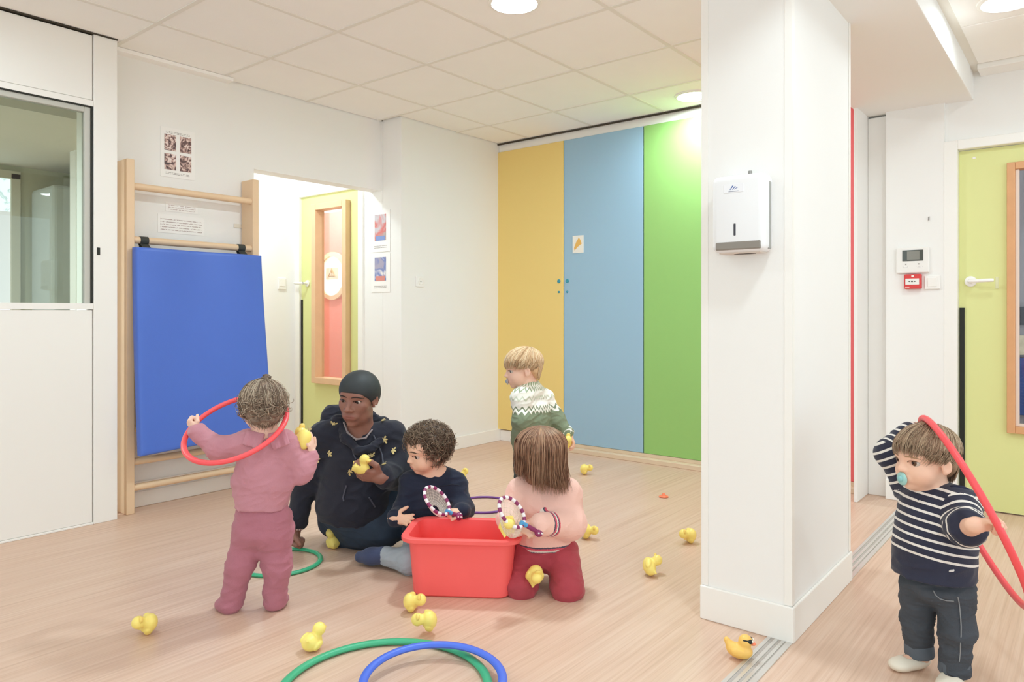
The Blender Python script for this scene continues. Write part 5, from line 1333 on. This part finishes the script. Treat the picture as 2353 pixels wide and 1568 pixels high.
# ---------------------------------------------------------------- kneeling girl
def girl_pink():
    J = JJ(2.86)
    H = Head(J(1240, 1046, -.04), -CF * .72 - CR * .30 - CU * .66, CU * .75 - CF * .66, .192)
    B = Solid(); H.add(B)
    B.chain([H.w(0, -.12, -.26), J(1246, 1098, .0), J(1248, 1115, .02)], [.038, .04, .05], .02)
    sR, eR, wR = J(1196, 1132, .0), J(1172, 1195, -.06), J(1192, 1212, -.16)
    sL, eL, wL = J(1302, 1136, .0), J(1312, 1205, -.05), J(1242, 1205, -.16)
    B.chain([J(1248, 1115, .02), sR, eR, wR], [.045, .03, .026, .02], .02); B.chain([J(1248, 1115, .02), sL, eL, wL], [.045, .03, .026, .02], .02)
    torso(B, J(1250, 1250, .03), J(1250, 1160, .01), CR, .085, .085, .07, .07)
    hR, kR, aR = J(1212, 1270, .0), J(1198, 1345, -.09), J(1215, 1350, .10)
    hL, kL, aL = J(1290, 1270, .0), J(1305, 1352, -.11), J(1285, 1350, .08)
    B.chain([hR, kR, aR], [.05, .036, .026], .02); B.chain([hL, kL, aL], [.05, .036, .026], .02)
    hand(B, wL, unit(-CR * .9 - CU * .18 - CF * .1), unit(-CU * .5 + CF * .7), .098, -1, (.55, .6, .65, .7), .6)
    hand(B, wR, unit(CR * .55 - CF * .3 - CU * .1), unit(-CU * .6 + CF * .5), .095, 1, (.6, .65, .7, .7), .6)
    H.S = B
    o = B.build('person', skin_mat('skin_fair_c', 'f0c6b0', 'd88f86'), None, .0033, 1, {'lip': lambda v: .6 * H.lip(v)})
    tag(o, 'long-haired girl in a pale pink jumper kneeling beside the red tub', 'person', 'people in the playroom')
    T = Solid(); T.disp = folds(51, .003, .07)
    A = torso(T, J(1250, 1225, .02), J(1250, 1155, .01), CR, .118, .110, .10, .09, hp=.085, hc=.1)
    T.chain([J(1248, 1112, .02), sR, eR, wR - unit(wR - eR) * .01], [.055, .052, .047, .036], .03); T.chain([J(1248, 1112, .02), sL, eL, wL], [.055, .056, .055, .042], .03)
    T.cap(wL + unit(eL - wL) * .06, wL + unit(eL - wL) * .002, .043, .036, .006, True)
    T.ell(J(1250, 1240, .02), (.118, .10, .045), A, .02)
    m = bpy.data.materials.new('pale_pink_knit'); m.use_nodes = True; nt = m.node_tree; n = nt.nodes; b = n['Principled BSDF']
    at = n.new('ShaderNodeAttribute'); at.attribute_name = 'band'; at.attribute_type = 'GEOMETRY'
    tc = n.new('ShaderNodeTexCoord'); wv = n.new('ShaderNodeTexNoise'); wv.inputs['Scale'].default_value = 260; nt.links.new(tc.outputs['Object'], wv.inputs['Vector'])
    ad = n.new('ShaderNodeMath'); ad.operation = 'MULTIPLY_ADD'; ad.inputs[1].default_value = .10; nt.links.new(wv.outputs['Fac'], ad.inputs[0]); nt.links.new(at.outputs['Fac'], ad.inputs[2])
    base = 'f3c4b6'
    r = ramp_node(nt, [(0, base), (.17, base), (.18, '4e4a5c'), (.27, '4e4a5c'), (.28, 'd9566b'), (.40, 'd9566b'), (.41, 'e9dfd4'), (.52, 'e9dfd4'), (.53, '4e4a5c'), (.60, '4e4a5c'), (.61, 'd9566b'), (.70, 'd9566b'), (.71, base), (1, base)], 'CONSTANT')
    nt.links.new(ad.outputs[0], r.inputs['Fac']); nt.links.new(r.outputs['Color'], b.inputs['Base Color']); b.inputs['Roughness'].default_value = .9; b.inputs['Sheen Weight'].default_value = .2
    bp = n.new('ShaderNodeBump'); bp.inputs['Strength'].default_value = .35; bp.inputs['Distance'].default_value = .003; nt.links.new(wv.outputs['Fac'], bp.inputs['Height']); nt.links.new(bp.outputs['Normal'], b.inputs['Normal'])
    zh = J(1250, 1262, .02)[2]
    def band(v, cen):
        d = cen - wL; dv = v - wL; ax_ = unit(eL - wL); t = d @ ax_; tv = dv @ ax_; rad = np.linalg.norm(d - t[:, None] * ax_, axis=1)
        cuff = np.where((rad < .07) & (t > .02) & (t < .105), (tv - .025) / .055, -1)
        zz = (v[:, 2] - zh) / .062 + .25; hem = np.where((cen[:, 2] < zh + .055) , 1 - zz, -1)
        return np.clip(np.where(cuff > 0, cuff, np.where((rad > .065) & (hem > 0), hem, 0)), 0, .9)
    band.corner = True
    tp = T.build('pink_jumper', m, o, .0036, 1, {'band': band})
    P = Solid(); P.disp = folds(53, .0045, .06)
    P.ell(J(1250, 1275, .02), (.112, .095, .06), A, .03)
    P.chain([hR, kR, aR], [.066, .058, .05], .02); P.chain([hL, kL, aL], [.068, .06, .05], .02)
    P.build('trousers', cloth_mat('crimson_cotton', 'ad4650', .08, 20, .25, 300), o, .004, 1)
    F = Solid()
    for a, q in ((aR, 1), (aL, -1)): F.cap(V3(a), V3(a) + CF * .06 + CR * .02 * q - CU * .01, .03, .024)
    F.build('sock', cloth_mat('dark_sock', '3a3540', .08), o, .0035, 1)
    # long hair falling over the face
    hm = hair_mat('chestnut_hair', '5a3d2e', '8a624b', 'bb9478', .38)
    Hs = Solid(); Hs.ell(H.w(0, -.06, .13), V3((.405, .47, .38)) * H.s, H.A, .02)
    Hs.chain([J(1224, 1050, -.05), J(1226, 1095, -.05)], [.045, .035], .05); Hs.chain([J(1265, 1045, -.05), J(1275, 1098, -.05)], [.05, .04], .05);
    Hs.chain([J(1245, 1060, .04), J(1255, 1105, .05)], [.06, .045], .05)
    h = Hs.build('hair', hm, o, .0034, 1, {'tone': lambda v: np.full(len(v), .08)})
    g = np.random.default_rng(8); L = []
    c0 = H.w(0, -.06, .14); top = V3(J(1243, 982, -.03))
    for i in range(1500):
        ph = g.uniform(0, 2 * math.pi); r0 = g.uniform(.0, .035)
        dr = unit(CR * math.cos(ph) + (-CF) * math.sin(ph)); ra, rb = .096 * g.uniform(.97, 1.10), .122 * g.uniform(.93, 1.06)
        hx = np.array([math.cos(ph) * ra, math.sin(ph) * rb]); pts = []
        drop = g.uniform(.145, .18) + .018 * max(0, math.cos(ph)) - (.045 if (math.cos(ph) < -.35) else 0)
        wob = g.normal(0, .006); fl = g.normal(0, .007); tw = g.normal(0, .10)
        for s_ in np.linspace(0, 1, 12):
            if s_ < .5: a = s_ / .5 * math.pi / 2; fr = math.sin(a); z = .072 * (math.cos(a) - 1)
            else: q = (s_ - .5) / .5; fr = 1.0 - .10 * q; z = -.072 - drop * q * .95 + .0
            phq = ph + tw * s_
            off = CR * math.cos(phq) * ra * fr + (-CF) * math.sin(phq) * rb * fr
            p = top + off + CU * (z + .004) + CR * (wob * math.sin(s_ * 5 + i)) * max(0, s_ - .4) + unit(off) * fl * max(0, s_ - .5) * 2
            if s_ > .75 and math.cos(ph) > .3: p = p + CR * .02 * (s_ - .75) * 4 * abs(math.sin(i))
            pts.append(p)
        L.append(np.array(pts))
    strands('hair_lock', L, .0012, hm, h, 3, {'tone': tone_attr(L, 3, g)})
    dip_net(J(1176, 1178, -.24), V3(J(1205, 1206, -.22)) - V3(J(1149, 1150, -.24)), CF * .55 + CU * .55 + CR * .35, .062, .042, J(1238, 1224, -.19), 'striped toy dip net holding a duck in the kneeling girl\'s hands', .075)
    duck('yellow duck caught in the kneeling girl\'s dip net', CR * .3 + CU * .9, -CF * .8, at=J(1167, 1211, -.235), scale=1.0)
    return o
girl_pink()
def soother(o, c, fwd, col, ringcol, s=1.0):
    f = unit(fwd); t = Vector(f).to_track_quat('Z', 'Y').to_matrix().to_4x4(); t.translation = Vector(c)
    sh = MB().lathe([(0, .003), (.012 * s, .003), (.020 * s, .0), (.021 * s, -.003), (.012 * s, -.004), (0, -.004)], 20, t).build('soother', mat('soother_' + col, col, .35), o, 60)
    MB().lathe([(0, .011 * s), (.006 * s, .010 * s), (.010 * s, .006 * s), (.010 * s, .002)], 16, t).build('soother_knob', mat('soother_k' + ringcol, ringcol, .35), sh, 60)
# ---------------------------------------------------------------- blond boy by the cupboards
def boy_blond():
    J = JJ(3.57)
    H = Head(J(1200, 846), -CR * .95 - CF * .16 - CU * .14, CU - CR * .08, .196)
    B = Solid(); H.add(B, .032)
    B.chain([H.w(0, -.12, -.28), J(1216, 888, .0), J(1220, 902, .0)], [.038, .04, .05], .02)
    rt = CR * .75 + CF * .65
    sL, eL, wL = J(1197, 915, -.06), J(1200, 968, -.09), J(1192, 1010, -.05)
    sR, eR, wR = J(1250, 915, .06), J(1277, 962, .05), J(1307, 999, .02)
    B.chain([J(1220, 902), sL, eL, wL], [.036, .026, .024, .02], .02); B.chain([J(1220, 902), sR, eR, wR], [.036, .026, .026, .02], .02)
    torso(B, J(1224, 1040, .0), J(1222, 955, .0), rt, .075, .065, .055, .05)
    legs = []
    for q in (-1, 1):
        hp = V3(J(1224, 1060)) + rt * q * .045; fz = np.array([hp[0], hp[1], .055]); kn = (hp + fz) / 2 + (CF * .4 - CR * .6) * .02
        legs.append((hp, kn, fz)); B.chain([hp, kn, fz], [.05, .036, .027], .02); B.cap(fz - CU * .02, fz - CU * .028 + (CF * .5 - CR * .8) * .07, .022, .017)
    hand(B, wR, unit(CR * .5 - CU * .85), unit(-CR * .8 - CU * .3), .10, 1, (.45, .45, .5, .5), .4)
    hand(B, wL, unit(-CU + CF * .2), unit(CR), .10, 1, (.3, .3, .35, .4), .3)
    H.S = B
    o = B.build('person', skin_mat('skin_fair_d', 'f2c7b0', 'd98f86'), None, .0034, 1, {'lip': lambda v: .5 * H.lip(v)})
    tag(o, 'blond boy in a green patterned jumper standing by the yellow front', 'person', 'people in the playroom')
    H.parts(o, '4a5560', (0, -.1), 'c7a27c', open_=.032, lashcol='8a6a50')
    m = bpy.data.materials.new('green_yoke_knit'); m.use_nodes = True; nt = m.node_tree; n = nt.nodes; b = n['Principled BSDF']
    at = n.new('ShaderNodeAttribute'); at.attribute_name = 'yoke'; at.attribute_type = 'GEOMETRY'; ap = n.new('ShaderNodeAttribute'); ap.attribute_name = 'ang'; ap.attribute_type = 'GEOMETRY'
    tri = n.new('ShaderNodeMath'); tri.operation = 'PINGPONG'; tri.inputs[1].default_value = .5; mu = n.new('ShaderNodeMath'); mu.operation = 'MULTIPLY'; mu.inputs[1].default_value = 26.0
    nt.links.new(ap.outputs['Fac'], mu.inputs[0]); nt.links.new(mu.outputs[0], tri.inputs[0])
    ma = n.new('ShaderNodeMath'); ma.operation = 'MULTIPLY_ADD'; ma.inputs[1].default_value = .16; nt.links.new(tri.outputs[0], ma.inputs[0]); nt.links.new(at.outputs['Fac'], ma.inputs[2])
    G1, G2, W1 = '808c72', '9ba98c', 'f0eee4'
    r = ramp_node(nt, [(0, G1), (.36, W1), (.42, G1), (.46, W1), (.62, 'c9cfba'), (.66, W1), (.80, G2), (.84, W1), (.9, '9aa885')], 'CONSTANT')
    nt.links.new(ma.outputs[0], r.inputs['Fac']); nt.links.new(r.outputs['Color'], b.inputs['Base Color']); b.inputs['Roughness'].default_value = .9
    tc = n.new('ShaderNodeTexCoord'); wv = n.new('ShaderNodeTexNoise'); wv.inputs['Scale'].default_value = 300; nt.links.new(tc.outputs['Object'], wv.inputs['Vector'])
    bp = n.new('ShaderNodeBump'); bp.inputs['Strength'].default_value = .3; bp.inputs['Distance'].default_value = .003; nt.links.new(wv.outputs['Fac'], bp.inputs['Height']); nt.links.new(bp.outputs['Normal'], b.inputs['Normal'])
    T = Solid(); T.disp = folds(61, .004, .07)
    A = torso(T, J(1224, 1035), J(1222, 950), rt, .098, .096, .085, .08, hp=.10, hc=.1)
    T.chain([J(1220, 898), sL, eL, wL], [.05, .046, .044, .036], .03); T.chain([J(1220, 898), sR, eR, wR - unit(wR - eR) * .012], [.05, .044, .040, .032], .03)
    T.cap(wR - unit(wR - eR) * .04, wR - unit(wR - eR) * .003, .032, .028, .004, True)
    T.cap(J(1219, 896), J(1216, 880), .050, .047, .01, True)
    zt, zb = J(1220, 884)[2], J(1220, 945)[2]; cc = V3(J(1220, 900))
    def yoke(v):
        y = (v[:, 2] - zb) / (zt - zb); y = y * .55 + .3
        d = np.linalg.norm(v - wR, axis=1); cuff = np.where(d < .045, .37 + (np.sin(d * 420) > 0) * .08, 0)
        return np.clip(np.where(cuff > 0, cuff - .04, np.where(v[:, 2] > zb - .02, y, .1)), 0, .87)
    T.build('green_jumper', m, o, .0036, 1, {'yoke': yoke, 'ang': lambda v: np.arctan2((v - cc) @ CF, (v - cc) @ CR) / (2 * math.pi) + .5})
    P = Solid(); P.disp = folds(63, .003, .06); P.ell(J(1224, 1050), (.092, .08, .06), A, .03)
    for hp, kn, fz in legs: P.chain([hp, kn, fz + CU * .01], [.06, .048, .042], .03)
    P.build('trousers', cloth_mat('deep_teal_trousers', '2f4a4c', .08), o, .004, 1)
    Sh = Solid()
    for hp, kn, fz in legs: Sh.ell(fz - CU * .025 + (CF * .5 - CR * .8) * .03, (.033, .06, .03), axes_from(CF * .5 - CR * .8, CU), .01)
    Sh.build('shoe', mat('shoe_grey', '6d6a66', .7), o, .004, 1)
    hm = hair_mat('blond_hair', 'b58a62', 'dcb78d', 'f3dcb8', .4)
    Hs = Solid(); Hs.ell(H.w(0, -.065, .14), V3((.405, .462, .375)) * H.s, H.A, .02); Hs.ell(H.w(0, -.27, -.10), V3((.28, .15, .24)) * H.s, H.A, .04)
    Hs.sub(H.w(0, .47, -.24), V3((.48, .40, .40)) * H.s, H.A, .02); Hs.sub(H.w(0, .04, -.30), V3((.6, .26, .24)) * H.s, H.A, .03)
    h = Hs.build('hair', hm, o, .003, 1, {'tone': lambda v: np.full(len(v), .25)})
    g = np.random.default_rng(9); L = hair_lines(H, 1500, 15, crown=(.0, -.25, .44), fringe=.07, side=.0, nape=-.33, jit=.02, scale=1.07) + nape_lines(H, 420, 79, .08, -.32, .33, .006, 4.0, -.53)
    strands('hair_lock', L, .0012, hm, h, 3, {'tone': tone_attr(L, 3, g)})
    soother(o, H.w(0, .435, -.275), H.w(0, 1, -.3) - H.w(0, 0, -.3), 'b9b2b4', '8e9db0', .8)
    duck('yellow duck dangling from the blond boy\'s hand', CU + CR * .1, -CF * .8 + CR * .2, at=J(1302, 1018, .0), scale=1.05)
    return o
boy_blond()

# ---------------------------------------------------------------- striped toddler with the raised arm
def toddler_striped():
    J = JJ(2.15)
    H = Head(J(2124, 1052), -CR * .96 - CF * .20 - CU * .06, CU + CR * .10 + CF * .03, .190)
    B = Solid(); H.add(B, .036)
    B.chain([H.w(0, -.12, -.28), J(2140, 1130, .01), J(2145, 1150, .01)], [.038, .04, .05], .02)
    rt = -CR * .62 + CF * .78         # his right points away and to the left of the view
    ff = unit(-CR * .62 - CF * .62); fR = unit(-CR * .95 - CF * .25)
    sL, eL, wL = J(2205, 1165, -.06), J(2220, 1215, -.14), J(2243, 1207, -.235)
    sR, eR, wR = J(2092, 1120, .10), J(2047, 1040, .13), J(2100, 985, .15)
    B.chain([J(2145, 1150, .01), sL, eL, wL], [.045, .03, .027, .022], .02); B.chain([J(2145, 1150, .01), sR, eR, wR], [.045, .03, .026, .02], .02)
    torso(B, J(2150, 1325, .0), J(2148, 1205, .0), rt, .07, .075, .06, .06, hp=.05)
    lgR = [J(2112, 1355, .03), J(2107, 1430, .04), J(2113, 1503, .05)]; lgL = [J(2194, 1360, -.04), J(2199, 1450, -.06), J(2192, 1545, -.04)]
    for L, f_ in ((lgR, fR), (lgL, ff)): B.chain(L, [.038, .032, .026], .015); B.cap(L[2] - CU * .01, L[2] + f_ * .06 - CU * .022, .021, .018)
    hand(B, wL, unit(CR * .75 + CU * .1 - CF * .25), unit(CR * .15 - CU * .3 - CF * .8), .10, -1, (.9, .92, .95, .95), .75)
    hand(B, wR, unit(CR * .8 + CU * .3), unit(-CU + CF * -.3), .095, 1, (.6, .6, .6, .6), .5)
    H.S = B
    o = B.build('person', skin_mat('skin_fair_e', 'efc2a9', 'd98f86'), None, .0031, 1, {'lip': lambda v: .5 * H.lip(v)})
    tag(o, 'toddler in a striped top with one arm raised beside the pillar', 'person', 'people in the playroom')
    H.parts(o, '5a3d28', (-.1, .05), 'a98565', open_=.036, lashcol='6a4a38')
    m = bpy.data.materials.new('navy_breton_stripes'); m.use_nodes = True; nt = m.node_tree; n = nt.nodes; b = n['Principled BSDF']
    at = n.new('ShaderNodeAttribute'); at.attribute_name = 'stripe'; at.attribute_type = 'GEOMETRY'
    fr = n.new('ShaderNodeMath'); fr.operation = 'FRACT'; nt.links.new(at.outputs['Fac'], fr.inputs[0])
    r = ramp_node(nt, [(0, '26283c'), (.70, 'e4ded6'), (.99, '26283c')], 'CONSTANT'); nt.links.new(fr.outputs[0], r.inputs['Fac']); nt.links.new(r.outputs['Color'], b.inputs['Base Color'])
    b.inputs['Roughness'].default_value = .85; b.inputs['Sheen Weight'].default_value = .15
    tc = n.new('ShaderNodeTexCoord'); wv = n.new('ShaderNodeTexNoise'); wv.inputs['Scale'].default_value = 320; nt.links.new(tc.outputs['Object'], wv.inputs['Vector'])
    bp = n.new('ShaderNodeBump'); bp.inputs['Strength'].default_value = .2; bp.inputs['Distance'].default_value = .003; nt.links.new(wv.outputs['Fac'], bp.inputs['Height']); nt.links.new(bp.outputs['Normal'], b.inputs['Normal'])
    T = Solid(); T.disp = folds(71, .004, .09)
    up = unit(J(2148, 1150) - J(2146, 1320)); A = np.array([unit(rt), np.cross(up, unit(rt)), up])
    T.chain([J(2148, 1165, .01), J(2146, 1240, .0), J(2146, 1322, -.005)], [.075, .098, .112], .05, True)
    T.ell(J(2148, 1180, .0), (.095, .075, .075), A, .04)
    T.chain([J(2145, 1150, .01), sL, eL, eL + (wL - eL) * .25], [.05, .05, .047, .042], .03, True)
    T.chain([J(2145, 1150, .01), sR, eR, wR - unit(wR - eR) * .02], [.05, .045, .042, .034], .03)
    z0 = J(2150, 1322)[2]; lp = .0245
    def stripe(v, cen):
        h = (v[:, 2] - z0 + ((v - V3(J(2146, 1300))) @ CR) * .18) / lp
        hc = (cen[:, 2] - z0 + ((cen - V3(J(2146, 1300))) @ CR) * .18) / lp; h = np.where(hc < 2.3, .2, h)
        out = h
        for s_, e_, w_, off in ((sL, eL, wL, .3), (sR, eR, wR, .5)):
            for a_, b_, o_ in ((s_, e_, off), (e_, w_, off + np.linalg.norm(e_ - s_) / lp)):
                d = cen - a_; ax_ = unit(b_ - a_); tv = (v - a_) @ ax_; L_ = np.linalg.norm(b_ - a_); t = d @ ax_; rad = np.linalg.norm(d - np.clip(t, 0, L_)[:, None] * ax_, axis=1)
                msk = (t > (.012 if a_ is s_ else -.0)) & (t < L_ + .05) & (rad < .058)
                out = np.where(msk, tv / lp + o_, out)
        d = np.linalg.norm(cen - (eL + (wL - eL) * .25), axis=1)
        out = np.where(d < .050, .2, out)
        return out
    stripe.corner = True
    tp = T.build('striped_top', m, o, .0032, 1, {'stripe': stripe})
    M_NV = mat('navy_jersey', '2a2c40', .85, .2, var=.08, scale=25)
    nk = Solid(); c0 = V3(J(2143, 1141, .0)); rg = [c0 + (CR * math.cos(t) * .055 + CF * math.sin(t) * .05 + CU * (.008 * math.cos(t))) for t in np.linspace(0, 2 * math.pi, 15)]
    nk.chain(rg, [.009] * 15, .006); nk.build('neckline', M_NV, tp, .0025, 1)
    sp = Solid(); sp.chain([J(2185, 1128, -.05), J(2215, 1150, -.075)], [.012, .018], .01); sp.ell(J(2208, 1140, -.06), (.03, .02, .03), None, .02); sp.build('shoulder_patch', M_NV, tp, .0025, 1)
    l, n_ = hit(tp, 2187, 1312)
    if l is not None:
        e = Solid(); e.ell(l, (.006, .006, .003), None, .002); e.ell(V3(l) + CR * .005 + CU * .002, .0025, None, .002); e.ell(V3(l) - CR * .006 - CU * .002, .0025, None, .002); e.build('embroidered_emblem', mat('emblem_white', 'dcd6d2', .7), tp, .0012)
    P = Solid(); P.disp = folds(73, .0045, .055)
    P.ell(J(2150, 1345), (.092, .085, .055), A, .02)
    P.chain([lgR[0], lgR[1], lgR[2] + CU * .01], [.055, .043, .038], .016, True); P.chain([lgL[0], lgL[1], lgL[2] + CU * .005], [.056, .045, .040], .016, True)
    jn = P.build('jeans', mat('charcoal_denim', '4a4e55', .85, .2, var=.25, scale=14, bump=.3, bscale=280), o, .0032, 1)
    def seam(name, pix, rr=.0016, mm=None):
        pts = [hit(jn, x, y) for x, y in pix]; pts = [a + b_ * .002 for a, b_ in pts if a is not None]
        if len(pts) > 2: MB().tube(pts, rr, 5).build(name, mm or mat('denim_thread', '8b8d90', .8), jn, True)
    seam('pocket_stitch', [(2145, 1358), (2150, 1368), (2160, 1376), (2175, 1380), (2192, 1381)]); seam('side_seam', [(2200, 1372), (2203, 1385), (2205, 1400), (2207, 1420), (2208, 1440), (2208, 1460), (2207, 1480), (2206, 1500), (2204, 1520)])
    for L_, q in ((lgR, 0), (lgL, 1)):
        ck = Solid(); ax_ = unit(V3(L_[2]) - V3(L_[1])); ck.cap(V3(L_[2]) - ax_ * .022, V3(L_[2]) - ax_ * .0, .041, .042, .004, True); ck.build('turn_up', mat('denim_turn_up', '5b626b', .85, var=.2, scale=20), jn, .003, 1)
    # cream pumps
    for L_, ff in ((lgR, fR), (lgL, ff)):
        a = V3(L_[2]); f0 = np.array([a[0], a[1], 0]); sh = Solid(); Af = axes_from(ff, CU)
        sh.ell(f0 + ff * .034 + CU * .020, (.031, .070, .021), Af, .01); sh.ell(f0 + ff * .074 + CU * .017, (.028, .03, .016), Af, .012)
        sh.sub(f0 + ff * .018 + CU * .047, (.021, .040, .025), Af, .004)
        sh.build('pump', mat('cream_leather', 'e6dccb', .55), o, .0022, 1)
    hm = hair_mat('light_brown_hair', '6f5743', '9c8068', 'c4ab8e', .4)
    Hs = Solid(); Hs.ell(H.w(0, -.065, .14), V3((.405, .465, .375)) * H.s, H.A, .02); Hs.ell(H.w(0, -.27, -.10), V3((.28, .16, .26)) * H.s, H.A, .04)
    Hs.sub(H.w(0, .48, -.24), V3((.48, .40, .38)) * H.s, H.A, .02); Hs.sub(H.w(0, .06, -.30), V3((.6, .27, .24)) * H.s, H.A, .03)
    h = Hs.build('hair', hm, o, .003, 1, {'tone': lambda v: np.full(len(v), .2)})
    g = np.random.default_rng(10); L = hair_lines(H, 1700, 16, crown=(.0, -.24, .45), fringe=.12, side=-.02, nape=-.38, jit=.02, scale=1.07) + nape_lines(H, 450, 80, .08, -.40, .33, .008, 4.0, -.53)
    tuft = V3(J(2140, 985, .02))
    for i in range(40):
        d = unit(g.normal(size=3) * .35 + CU + -CR * .5); L.append(np.array([tuft - CU * .015 + d * t * .045 + -CR * t * t * .01 for t in np.linspace(0, 1, 7)]))
    strands('hair_lock', L, .0011, hm, h, 3, {'tone': tone_attr(L, 3, g)})
    soother(o, H.w(0, .435, -.285), H.w(0, 1, -.3) - H.w(0, 0, -.3), '9fd0cb', '8cc4c4', .95)
    hp = hoop_mesh('hoop', .283, .0098, M_HR, (1, 1)); c_ = at_D(2232, 1168, 2.13)
    u = at_D(2328, 1365, 2.13) - at_D(2140, 976, 2.13); place(hp, c_, u, at_D(2266, 1158, 1.86) - at_D(2200, 1176, 2.40)); tag(hp, 'red hoop swung by toddler in the striped top', 'hoop', 'gym hoops')
    return o
toddler_striped()
